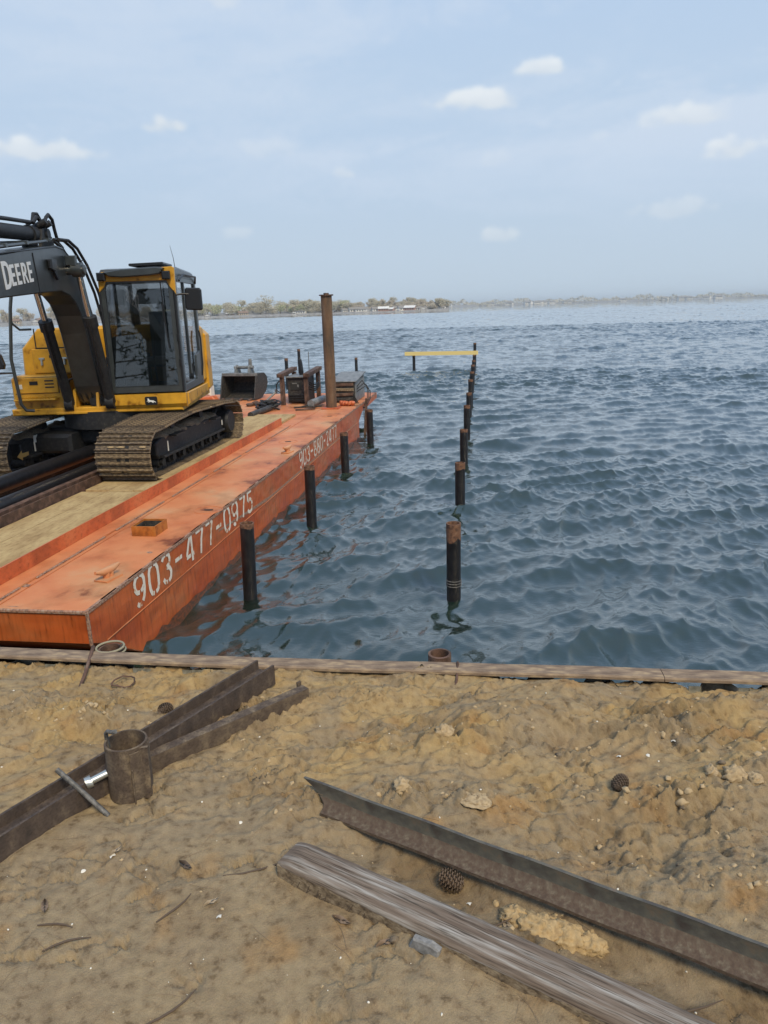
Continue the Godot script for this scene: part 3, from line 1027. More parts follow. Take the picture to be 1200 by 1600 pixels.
# ---------------------------------------------------------------- seawall
func build_seawall():
	var yaw := -atan(.1376)
	var t := thing("seawall", "low sheet pile seawall with a long rusty steel cap along the sand", "seawall", at(Vector3(0, 0, -3.08), yaw))
	var rng := RandomNumberGenerator.new()
	rng.seed = 31
	var x := -9.0
	for L in [3.6, 3.35, 3.25, 3.0, 3.6, 3.4]:
		var mb := MB.new()
		# channel with lips, slightly wavy along its length
		var seg := 10
		var prof := [V(-.050, -.03), V(-.050, .018), V(-.045, .022), V(.035, .022), V(.041, .016), V(.041, .004), V(.036, .004), V(.034, .009), V(-.042, .010), V(-.044, -.03)]
		var rings := []
		for i in seg + 1:
			var row := []
			var xx: float = x + L * i / seg
			for p in prof:
				row.append(Vector3(xx, p.y + sin(xx * 2.1) * .003 + (sin(xx * 9.0) * .0015), p.x + sin(xx * 1.3 + 2.0) * .006))
			rings.append(row)
		for i in seg:
			for k in prof.size():
				var j: int = (k + 1) % prof.size()
				mb.quad(rings[i][k], rings[i + 1][k], rings[i + 1][j], rings[i][j])
		for e in [0, seg]:
			var c := Vector3(rings[e][0].x, 0, 0)
			for k in prof.size():
				var j: int = (k + 1) % prof.size()
				mb.tri(c, rings[e][k], rings[e][j])
		obj("cap", mb, M.cap, t)
		x += L + .003
	# zigzag sheet piles under it: each pan an object
	var pan := MB.new()
	pan.prism(PackedVector2Array([V(0, .035), V(.05, .035), V(.08, -.035), V(.17, -.035), V(.20, .035), V(.245, .035), V(.245, .041), V(.204, .041), V(.174, -.029), V(.076, -.029), V(.046, .041), V(0, .041)]), -1.7, -.004, Transform3D(Basis(Vector3.RIGHT, Vector3(0, 0, 1), Vector3(0, 1, 0)), Vector3.ZERO))
	var me := pan.mesh(M.vinyl)
	for i in 72:
		obj("sheet_pile", me, null, t, Transform3D(Basis(), Vector3(-8.9 + i * .249, rng.randf_range(-.012, .004) - .012, rng.randf_range(-.004, .004))))

# ---------------------------------------------------------------- barge
var BT: Transform3D
func bw(s: float, n: float, h: float) -> Vector3:
	return BT * Vector3(n, h, -s)

const GLYPHS := {
	"0": [[[.42, .06], [.2, .12], [.08, .38], [.05, .8], [.08, 1.22], [.2, 1.48], [.42, 1.54]], [[.58, .06], [.8, .12], [.92, .38], [.95, .8], [.92, 1.22], [.8, 1.48], [.58, 1.54]]],
	"9": [[[.46, .68], [.22, .74], [.07, .95], [.07, 1.25], [.22, 1.48], [.46, 1.54]], [[.6, 1.54], [.82, 1.45], [.93, 1.2], [.92, .8], [.84, .42], [.66, .16]], [[.52, .08], [.3, .06], [.14, .2]], [[.58, .70], [.74, .78], [.84, .92]]],
	"3": [[[.1, 1.3], [.25, 1.5], [.46, 1.54]], [[.58, 1.54], [.82, 1.44], [.88, 1.18], [.76, .94], [.5, .86]], [[.5, .82], [.8, .74], [.93, .48], [.84, .18], [.6, .06]], [[.46, .06], [.22, .12], [.08, .34]]],
	"4": [[[.62, 1.54], [.3, .95], [.08, .5]], [[.06, .44], [.58, .44]], [[.78, 1.54], [.78, .06]], [[.84, .44], [1.0, .44]]],
	"7": [[[.05, 1.48], [.6, 1.48]], [[.7, 1.48], [.95, 1.46], [.7, .9], [.52, .06]]],
	"5": [[[.3, 1.48], [.9, 1.48]], [[.18, 1.5], [.14, .88]], [[.2, .86], [.55, .96], [.84, .82], [.93, .5]], [[.92, .42], [.8, .14], [.5, .05], [.2, .12], [.06, .3]]],
	"8": [[[.45, .84], [.2, .94], [.1, 1.18], [.2, 1.45], [.45, 1.54]], [[.56, .84], [.8, .94], [.9, 1.18], [.8, 1.45], [.56, 1.54]], [[.45, .78], [.14, .66], [.06, .4], [.16, .14], [.45, .06]], [[.56, .78], [.86, .66], [.94, .4], [.84, .14], [.56, .06]]],
	"2": [[[.08, 1.2], [.2, 1.46], [.46, 1.54]], [[.56, 1.54], [.82, 1.44], [.9, 1.18], [.76, .85], [.4, .45], [.12, .16]], [[.06, .08], [.94, .08]]],
	"-": [[[.1, .8], [.9, .8]]],
}
func stencil(text: String, s0: float, s1: float, top: float, bottom: float, wear: int) -> MB:
	# spray-stencilled digits as thin paint on the barge's side, in barge coordinates (n, h, -s)
	var mb := MB.new()
	var rng := RandomNumberGenerator.new()
	rng.seed = wear
	var n := text.length()
	var pitch := (s1 - s0) / n
	for i in n:
		var g: Array = GLYPHS[text[i]]
		for stroke in g:
			var w := .112
			for k in stroke.size() - 1:
				var a := V(stroke[k][0], stroke[k][1])
				var b := V(stroke[k + 1][0], stroke[k + 1][1])
				var d := (b - a).normalized() * .02
				var e := (b - a).normalized().orthogonal() * w
				if k == 0: d = Vector2.ZERO
				var dd := (b - a).normalized() * (.02 if k < stroke.size() - 2 else 0.0)
				var q := []
				for p in [a - d + e, b + dd + e, b + dd - e, a - d - e]:
					q.append(Vector3(.0035 + .0002 * (k % 2), bottom + (top - bottom) * p.y / 1.6, -(s0 + pitch * (i + .1 + p.x * .74))))
				mb.quad(q[0], q[1], q[2], q[3])
	return mb

func build_barge():
	var e := Vector3(.149, 0, -.989).normalized()
	BT = Transform3D(Basis(Vector3(-e.z, 0, e.x), Vector3.UP, -e), Vector3(-1.976, DECK, -4.528))
	var t := thing("barge", "orange flat deck work barge moored beside the seawall, phone numbers on its side", "barge", BT)
	var W := 4.7
	var L := 12.7
	# hull: side outline in (s, h), raked at the bow, short overhang at the stern
	var side := PackedVector2Array([V(.0, -.006), V(.0, -.235), V(.1, -.28), V(.8, -.70), V(1.3, -1.1), V(10.25, -1.1), V(10.3, -.30), V(10.7, -.17), V(L, -.13), V(L, -.006)])
	var mb := MB.new()
	mb.prism(side, -W, 0.0, Transform3D(Basis(Vector3(0, 0, -1), Vector3.UP, Vector3.RIGHT), Vector3.ZERO), .006)
	obj("hull", mb, M.hull, t)
	# deck plates, butted with narrow seams
	var ss := [0.004, 2.05, 4.45, 6.85, 9.2, 11.0, L - .004]
	for i in ss.size() - 1:
		var p := MB.new()
		p.box(Vector3(-.33, -.004, -(ss[i] + ss[i + 1]) / 2), Vector3(.66, .008, ss[i + 1] - ss[i] - .006), Transform3D.IDENTITY, .002)
		obj("deck_plate", p, M.deck, t)
		p = MB.new()
		p.box(Vector3(-2.685, -.005, -(ss[i] + ss[i + 1]) / 2), Vector3(4.02, .008, ss[i + 1] - ss[i] - .008), Transform3D.IDENTITY, .002)
		obj("deck_plate", p, M.deck, t)
	# battered rim along the edges
	mb = MB.new()
	mb.box(Vector3(-.005, -.012, -6.3), Vector3(.022, .024, 12.6), Transform3D.IDENTITY, .006)
	mb.box(Vector3(-2.35, -.012, .002), Vector3(4.7, .026, .02), Transform3D.IDENTITY, .006)
	mb.box(Vector3(.003, -.13, .003), Vector3(.02, .24, .02), Transform3D.IDENTITY, .004)
	obj("edge_bead", mb, M.rim, t)
	# weld line along the side and lower rubbing scar
	mb = MB.new()
	mb.tube([Vector3(.003, -.30, -.2), Vector3(.003, -.31, -5.0), Vector3(.003, -.305, -10.28)], .004, 6)
	obj("weld_seam", mb, M.deck, t)
	var sp := MB.new()
	sp.prism(PackedVector2Array([V(4.2, -.27), V(7.4, -.275), V(9.9, -.285), V(9.9, -.30), V(7.0, -.30), V(4.0, -.298), V(3.4, -.26), V(2.4, -.19), V(2.42, -.175), V(3.5, -.235)]), 0.0005, .002, Transform3D(Basis(Vector3(0, 0, -1), Vector3.UP, Vector3.RIGHT), Vector3.ZERO))
	obj("scraped_paint", sp, M.rim, t)
	mb = MB.new()
	var wr := RandomNumberGenerator.new()
	wr.seed = 77
	var top := -.60
	for i in 96:
		var s0 := .72 + i * .1
		var t1 := -.585 + wr.randf_range(-.03, .02) + .015 * sin(i * .4)
		mb.quad(Vector3(.0025, -.72, -s0), Vector3(.0025, -.72, -s0 - .1), Vector3(.0025, t1, -s0 - .1), Vector3(.0025, top, -s0))
		top = t1
	obj("waterline_stain", mb, M.stain, t)
	obj("phone_number", stencil("903-477-0975", .62, 3.50, -.012, -.262, 1), M.white_stencil, t).set_meta("label", "white stencilled number 903-477-0975 on the near side")
	obj("phone_number", stencil("903-880-2477", 5.55, 8.12, -.012, -.255, 2), M.white_stencil, t).set_meta("label", "white stencilled number 903-880-2477 farther along the side")
	# angle-iron coaming: upright and foot plate
	for k in 2:
		var nn: float = [-.885, -3.79][k]
		var sg: float = [1.0, -1.0][k]
		mb = MB.new()
		mb.bar(Vector3(nn, .066, .9), Vector3(nn, .066, -7.85), .012, .132, Vector3.UP, .003)
		obj("coaming", mb, M.coam, t)
		mb = MB.new()
		mb.box(Vector3(nn + sg * .086, .008, -3.47), Vector3(.155, .012, 8.74), Transform3D.IDENTITY, .003)
		obj("coaming_foot", mb, M.deck, t)
		if k == 0:
			mb = MB.new()
			for i in 7:
				var s0: float = -.7 + i * 1.22
				mb.box(Vector3(nn + .172, .006, -(s0 + .55)), Vector3(.014, .010, 1.02), Transform3D.IDENTITY, .003)
			obj("weld_bead", mb, M.rim, t)
	# hatch coaming: four walls, and its dark well
	mb = MB.new()
	var hc := Vector3(-.375, .045, -1.75)
	for q in [[-.105, 0.0, .010, .25], [.105, 0.0, .010, .25]]:
		mb.box(hc + Vector3(q[0], 0, q[1]), Vector3(q[2], .09, q[3]), Transform3D.IDENTITY, .002)
	for z in [-.12, .12]:
		mb.box(hc + Vector3(0, 0, z), Vector3(.2, .09, .010), Transform3D.IDENTITY, .002)
	obj("hatch_coaming", mb, M.brassy, t)
	mb = MB.new()
	for q in [-.098, .098]:
		mb.box(hc + Vector3(q, -.006, 0), Vector3(.003, .07, .225))
	for z in [-.1135, .1135]:
		mb.box(hc + Vector3(0, -.006, z), Vector3(.19, .07, .003))
	obj("hatch_lining", mb, M.dark_frame, t)
	mb = MB.new()
	mb.box(hc + Vector3(0, -.04, 0), Vector3(.2, .004, .23))
	obj("hatch_well", mb, M.dark_frame, t)
	# manhole rings with a slot
	for q in [[2.5, -.12], [6.3, -.35], [8.9, -.28]]:
		mb = MB.new()
		mb.lathe([V(.14, .0), V(.14, .004), V(.132, .004), V(.132, .0)], 28, Transform3D(Basis(), Vector3(q[1], 0, -q[0])))
		obj("manhole_ring", mb, M.deck, t)
		mb = MB.new()
		mb.lathe([V(.001, .0025), V(.035, .0025)], 16, Transform3D(Basis().scaled(Vector3(1.4, 1, .8)), Vector3(q[1], .0005, -q[0])))
		mb.bar(Vector3(q[1] - .04, .004, -q[0]), Vector3(q[1] + .04, .004, -q[0] - .01), .008, .006)
		obj("manhole_slot", mb, M.dark_frame, t)
	# kevels (mooring cleats)
	for q in [[.60, -.16, -.2], [5.47, -.13, -.15]]:
		var k := Transform3D(Basis(Vector3.UP, q[2]), Vector3(q[1], 0, -q[0]))
		mb = MB.new()
		mb.box(Vector3(0, .008, 0), Vector3(.12, .016, .18), k, .004)
		mb.tube([k * Vector3(0, .01, -.02), k * Vector3(0, .06, -.02)], .026, 10)
		mb.tube([k * Vector3(0, .01, .02), k * Vector3(0, .06, .02)], .026, 10)
		mb.tube([k * Vector3(0, .078, -.125), k * Vector3(0, .066, -.06), k * Vector3(0, .062, 0), k * Vector3(0, .068, .06), k * Vector3(0, .085, .13)], [.012, .026, .030, .026, .012], 10)
		obj("mooring_cleat", mb, M.deck, t)
	# spud well collar
	mb = MB.new()
	mb.box(Vector3(-.48, .012, -10.0), Vector3(.34, .024, .34), Transform3D.IDENTITY, .006)
	obj("spud_collar", mb, M.coam, t)
	# scuffs: peeled paint patches at the bow
	mb = MB.new()
	for q in [[.42, -.72, .06, .5], [.08, -.95, .12, .2], [.04, -.55, .05, .1], [1.2, -.12, .03, .7]]:
		var c := Vector3(q[1], .0012, -q[0])
		var pts := []
		for i in 9:
			var a := TAU * i / 9
			pts.append(c + Vector3(cos(a), 0, sin(a) * q[3]) * q[2] * (.7 + .5 * absf(sin(i * 2.3))))
		for i in 9:
			mb.tri(c, pts[(i + 1) % 9], pts[i])
	obj("peeled_patch", mb, M.rim, t)

# ---------------------------------------------------------------- piles
func pile_node(label: String, h: float, r: float, rust: float) -> Node3D:
	var t := thing("dock_pile", label, "pile", Transform3D.IDENTITY, "black pipe piles of the unbuilt dock")
	var mb := MB.new()
	mb.lathe([V(r, -1.6), V(r, h - rust)], 20, Transform3D.IDENTITY, true)
	obj("coated_pipe", mb, M.pile, t)
	mb = MB.new()
	var sides := 20
	# rusty top: ragged lower edge over the coating, open mouth with wall thickness
	for k in sides:
		var a := TAU * k / sides
		var b := TAU * (k + 1) / sides
		var ya := h - rust - .015 - .05 * absf(sin(k * 2.7)) * rust / .1
		var yb := h - rust - .015 - .05 * absf(sin(((k + 1) % sides) * 2.7)) * rust / .1
		var o := r + .0012
		mb.quad(Vector3(cos(a) * o, ya, -sin(a) * o), Vector3(cos(b) * o, yb, -sin(b) * o), Vector3(cos(b) * o, h, -sin(b) * o), Vector3(cos(a) * o, h, -sin(a) * o), 1)
	mb.lathe([V(r + .0012, h), V(r - .008, h + .001), V(r - .008, h - .3)], sides)
	obj("rusty_top", mb, M.pile_rust, t)
	return t

func build_piles():
	var rng := RandomNumberGenerator.new()
	rng.seed = 9
	var r := .063
	# the row to the right, going out from the shore: x, z, height above the water
	var ord := ["nearest", "second", "third", "fourth", "fifth", "sixth", "seventh", "eighth", "ninth", "tenth", "eleventh"]
	var row := [[.602, -6.18, .675], [.972, -9.09, .60], [1.315, -11.7, .593]]
	for k in range(3, 11):
		row.append([1.315 + .345 * (k - 2) * 1.0, -11.7 - 2.55 * (k - 2), .62 + rng.randf_range(-.03, .03)])
	row[10][2] = .95
	for k in row.size():
		var p: Array = row[k]
		var t := pile_node("%s black pipe pile from the sand in the right hand row" % ord[k], p[2], r, [.105, .05, .02][k] if k < 3 else .03)
		t.transform = Transform3D(Basis(Vector3.UP, rng.randf() * 6.0) * Basis(Vector3(1, 0, 0), rng.randf_range(-.008, .008)), Vector3(p[0], WATER, p[1]))
		if k == 0:
			var mb := MB.new()
			for i in 3:
				mb.tube(circle(Vector3(0, .10 + i * .025, 0), r + .004, 20), .004, 6)
			obj("wire_wrap", mb, M.rod, t)
	var left := [[-1.261, -6.41, .667], [-.89, -8.71, .695], [-.586, -11.39, .65], [-.217, -14.01, .65]]
	for k in 4:
		var p: Array = left[k]
		var t := pile_node("%s black pipe pile from the sand in the left row beside the barge" % ord[k], p[2], r, .02)
		t.transform = Transform3D(Basis(Vector3.FORWARD, [.03, .015, .0, .0][k]), Vector3(p[0], WATER, p[1]))
	var far := [[1.417, -30.84, .62, "lone pile under the left end of the yellow board"], [-.959, -31.1, .55, "short pile standing alone in the water just right of the spud pole"], [-3.23, -30.4, 1.0, "taller of two far piles seen above the engine unit"], [-3.15, -25.5, .95, "nearer of two far piles seen above the engine unit"]]
	for p in far:
		var t := pile_node(p[3], p[2], r * .95, .05)
		t.position = Vector3(p[0], WATER, p[1])
	# thin stake
	var mb := MB.new()
	mb.tube([Vector3(0, -1, 0), Vector3(.01, .75, 0)], .018, 6)
	var st := obj("marker_stake", mb, M.rod)
	st.position = Vector3(-3.1, WATER, -33.0)
	tag(st, "thin stake standing in the lake behind the spud pole", "stake")
	# yellow board across two piles
	mb = MB.new()
	mb.bar(Vector3(1.05, WATER + .655, -30.9), Vector3(3.86, WATER + .70, -29.45), .04, .15, Vector3.UP, .006)
	tag(obj("yellow_board", mb, M.yellow_board), "long yellow board laid level across the far end piles", "board")
	# cut pipe stubs against the wall
	for q in [[-1.38, -3.37, .012, .058, "cut pipe stub with pale rope coiled round its mouth against the seawall"], [.243, -3.2, .012, .055, "rusty open pipe stub standing behind the seawall cap"]]:
		var t := thing("pipe_stub", q[4], "pipe", at(Vector3(q[0], 0, q[1])))
		mb = MB.new()
		var rr: float = q[3]
		var h: float = q[2]
		mb.lathe([V(rr, -1.6), V(rr, h), V(rr - .011, h + .001), V(rr - .011, h - .16), V(.001, h - .165)], 24, Transform3D.IDENTITY, true)
		obj("pipe", mb, M.rust, t)
		if rr > .057:
			mb = MB.new()
			mb.tube(circle(Vector3(0, h + .006, 0), rr + .008, 24), .006, 6)
			mb.tube(circle(Vector3(.004, h - .012, .003), rr + .011, 24), .005, 6)
			mb.tube(circle(Vector3(-.003, h - .03, .004), rr + .009, 24), .005, 6)
			obj("rope_coil", mb, M.rope, t)

func circle(c: Vector3, r: float, n: int, wob := 0.0, seed_ := 1, basis := Basis.IDENTITY) -> Array:
	var rng := RandomNumberGenerator.new()
	rng.seed = seed_
	var out := []
	for i in n + 1:
		var a := TAU * i / n
		out.append(c + basis * (Vector3(cos(a), 0, sin(a)) * r * (1.0 + rng.randf_range(-wob, wob)) + Vector3(0, rng.randf_range(-wob, wob) * r * .4, 0)))
	out[n] = out[0]
	return out

# ---------------------------------------------------------------- excavator
func arc(c: Vector2, r: float, a0: float, a1: float, n: int) -> Array:
	var o := []
	for i in n + 1:
		var a := deg_to_rad(lerpf(a0, a1, float(i) / n))
		o.append(c + V(cos(a), sin(a)) * r)
	return o

func yz_prism(mb: MB, pts: Array, x0: float, x1: float, bev := .006):
	# outline given as (z, y), extruded across x
	mb.prism(PackedVector2Array(pts), x0, x1, Transform3D(Basis(Vector3(0, 0, 1), Vector3.UP, Vector3(1, 0, 0)), Vector3.ZERO), bev)

func build_excavator():
	var yaw := deg_to_rad(3.0)
	var X := thing("excavator", "yellow and black tracked excavator parked on the barge, boom raised to the left", "excavator", at(Vector3(-3.54, DECK + .04, -9.85), yaw))
	build_tracks(X, deg_to_rad(-11.5))
	var mb: MB
	# turntable and platform
	mb = MB.new()
	mb.lathe([V(.001, .46), V(.62, .46), V(.62, .68), V(.001, .68)], 36)
	obj("slewing_ring", mb, M.chassis, X)
	mb = MB.new()
	mb.box(Vector3(-.02, .70, -.42), Vector3(2.1, .08, 2.0), Transform3D.IDENTITY, .012)
	mb.box(Vector3(-.2, .675, .42), Vector3(.66, .03, .36), Transform3D.IDENTITY, .006)
	obj("platform", mb, M.yellow, X)
	# counterweight: rounded plan and rounded top
	mb = MB.new()
	var plan := PackedVector2Array()
	for p in [[1.12, .95]] + [[1.12, 1.25], [1.08, 1.45], [.85, 1.60], [.4, 1.70], [-.4, 1.70], [-.85, 1.60], [-1.08, 1.45], [-1.17, 1.25], [-1.17, .95]]:
		plan.append(V(p[0], p[1]))
	mb.prism(plan, .72, 1.60, Transform3D(Basis(Vector3.RIGHT, Vector3(0, 0, -1), Vector3.UP), Vector3.ZERO), .07)
	obj("counterweight", mb, M.yellow, X)
	# right-hand side cover behind the cab, with a rounded shoulder
	mb = MB.new()
	var cov := [V(-.72, .90), V(-1.0, .90), V(-1.0, 1.2), V(-1.0, 1.62), V(-.9, 1.66), V(-.72, 1.66)]
	yz_prism(mb, cov, .55, 1.09, .03)
	obj("side_cover", mb, M.yellow, X)
	mb = MB.new()
	mb.prism(PackedVector2Array([V(-.9, 1.2), V(.6, 1.2), V(.6, 1.62), V(.45, 1.70), V(-.75, 1.70), V(-.9, 1.62)]), -1.45, -.62, Transform3D.IDENTITY, .04)
	mb.box(Vector3(-.15, .98, -1.0), Vector3(1.5, .5, .8))
	obj("engine_hood", mb, M.yellow, X)
	mb = MB.new()
	mb.tube([Vector3(-.47, 1.66, -.75), Vector3(-.47, 1.84, -.75), Vector3(-.49, 2.12, -.75)], [.10, .05, .045], 12)
	obj("exhaust_stack", mb, M.black, X)
	# tool boxes on the left front, with doors, latches, vents and a step
	mb = MB.new()
	mb.prism(PackedVector2Array([V(-1.0, 1.12), V(-.34, 1.12), V(-.34, 1.70), V(-.76, 1.70), V(-.98, 1.46)]), -.75, .22, Transform3D.IDENTITY, .02)
	obj("upper_box", mb, M.yellow, X)
	mb = MB.new()
	mb.box(Vector3(-.60, 1.30, .235), Vector3(.50, .30, .03), Transform3D.IDENTITY, .008)
	var door := obj("box_door", mb, M.yellow, X)
	for x in [-.74, -.46]:
		mb = MB.new()
		mb.box(Vector3(x, 1.33, .255), Vector3(.07, .025, .015), Transform3D.IDENTITY, .004)
		mb.tube([Vector3(x, 1.325, .26), Vector3(x, 1.25, .262)], .016, 8)
		obj("latch", mb, M.zinc, door)
	mb = MB.new()
	mb.box(Vector3(-.60, 1.355, .252), Vector3(.09, .035, .006))
	obj("door_recess", mb, M.black, door)
	mb = MB.new()
	mb.box(Vector3(-.56, 1.462, .232), Vector3(.48, .012, .03))
	mb.box(Vector3(-.80, 1.58, .222), Vector3(.012, .24, .012))
	obj("panel_gap", mb, M.black, X)
	mb = MB.new()
	mb.prism(PackedVector2Array([V(-1.07, .78), V(-1.03, .69), V(-.44, .69), V(-.44, 1.14), V(-1.03, 1.14), V(-1.07, 1.10)]), -.70, .48, Transform3D.IDENTITY, .02)
	obj("lower_box", mb, M.yellow, X)
	mb = MB.new()
	mb.box(Vector3(-.76, 1.02, .486), Vector3(.52, .19, .02), Transform3D.IDENTITY, .006)
	var ld := obj("box_door", mb, M.yellow, X)
	mb = MB.new()
	for q in [[-.76, 1.118, .54, .008], [-.76, .922, .54, .008], [-.495, 1.02, .008, .2]]:
		mb.box(Vector3(q[0], q[1], .481), Vector3(q[2], q[3], .006))
	obj("door_gap", mb, M.black, ld)
	mb = MB.new()
	mb.box(Vector3(-.79, 1.05, .498), Vector3(.10, .045, .006))
	obj("door_recess", mb, M.black, ld)
	for y in [.995, 1.035, 1.075]:
		mb = MB.new()
		mb.box(Vector3(-.60, y, .498), Vector3(.11, .016, .006), Transform3D.IDENTITY, .002)
		obj("vent_slot", mb, M.black, ld)
	mb = MB.new()
	mb.box(Vector3(-.96, 1.01, .498), Vector3(.055, .055, .004))
	obj("sticker", mb, M.sticker, ld)
	mb = MB.new()
	mb.box(Vector3(-.76, .855, .55), Vector3(.50, .02, .15), Transform3D.IDENTITY, .005)
	for i in 10:
		mb.box(Vector3(-.98 + i * .048, .868, .55), Vector3(.014, .014, .13))
	obj("step_plate", mb, M.yellow, X)
	# hand rail and its brace, and the left mirror at the frame's edge
	mb = MB.new()
	mb.tube([Vector3(-.80, 2.10, .72), Vector3(-.83, 1.95, .73), Vector3(-.91, 1.36, .74), Vector3(-.905, 1.28, .74), Vector3(-.88, .82, .73), Vector3(-.84, .74, .70), Vector3(-.76, .73, .66)], .020, 10)
	mb.tube([Vector3(-.86, 1.80, .735), Vector3(-.79, 1.70, .66), Vector3(-.70, 1.70, .55)], .014, 8)
	mb.tube([Vector3(-1.35, 1.20, .75), Vector3(-.90, 1.20, .74)], .013, 8)
	obj("hand_rail", mb, M.boom, X)
	mb = MB.new()
	mb.prism(PackedVector2Array([V(-1.16, 1.25), V(-.985, 1.25), V(-.97, 1.30), V(-1.0, 1.42), V(-1.08, 1.50), V(-1.16, 1.50)]), .75, .82, Transform3D.IDENTITY, .015)
	obj("mirror", mb, M.black, X)
	build_cab(X)
	build_boom(X)
	# foot plates, hoses and the swing motor under the boom
	mb = MB.new()
	for x in [-.30, -.02, .12]:
		mb.prism(PackedVector2Array([V(.0, .72), V(.58, .72), V(.52, .95), V(.2, 1.05), V(.0, 1.0)]), x - .018, x + .018, Transform3D(Basis(Vector3(0, 0, 1), Vector3.UP, Vector3(1, 0, 0)), Vector3.ZERO), .005)
	obj("boom_bracket", mb, M.yellow, X)
	mb = MB.new()
	mb.box(Vector3(-.10, .86, -.02), Vector3(.56, .30, .03), Transform3D.IDENTITY, .005)
	obj("front_plate", mb, M.yellow, X)
	mb = MB.new()
	mb.tube([Vector3(-.04, .80, .05), Vector3(-.04, .80, .5)], .095, 16)
	mb.tube([Vector3(-.04, .80, .5), Vector3(-.04, .80, .53)], .06, 12)
	obj("swing_motor", mb, M.chassis, X)
	mb = MB.new()
	for i in 6:
		var x := -.26 + i * .07
		mb.tube([Vector3(x, 1.1, .2), Vector3(x + .01, 1.12, .42), Vector3(x + .02, 1.02, .55), Vector3(x + .03, .85, .5), Vector3(x + .04, .76, .4)], .013, 7)
	mb.tube([Vector3(-.42, .95, .42), Vector3(-.34, 1.08, .52), Vector3(-.2, 1.12, .56), Vector3(.1, 1.12, .52)], .014, 7)
	mb.tube([Vector3(-.32, 1.2, .4), Vector3(-.29, 1.3, .5), Vector3(-.22, 1.26, .55), Vector3(-.22, 1.1, .5)], .011, 7)
	obj("hose", mb, M.black_rubber, X)

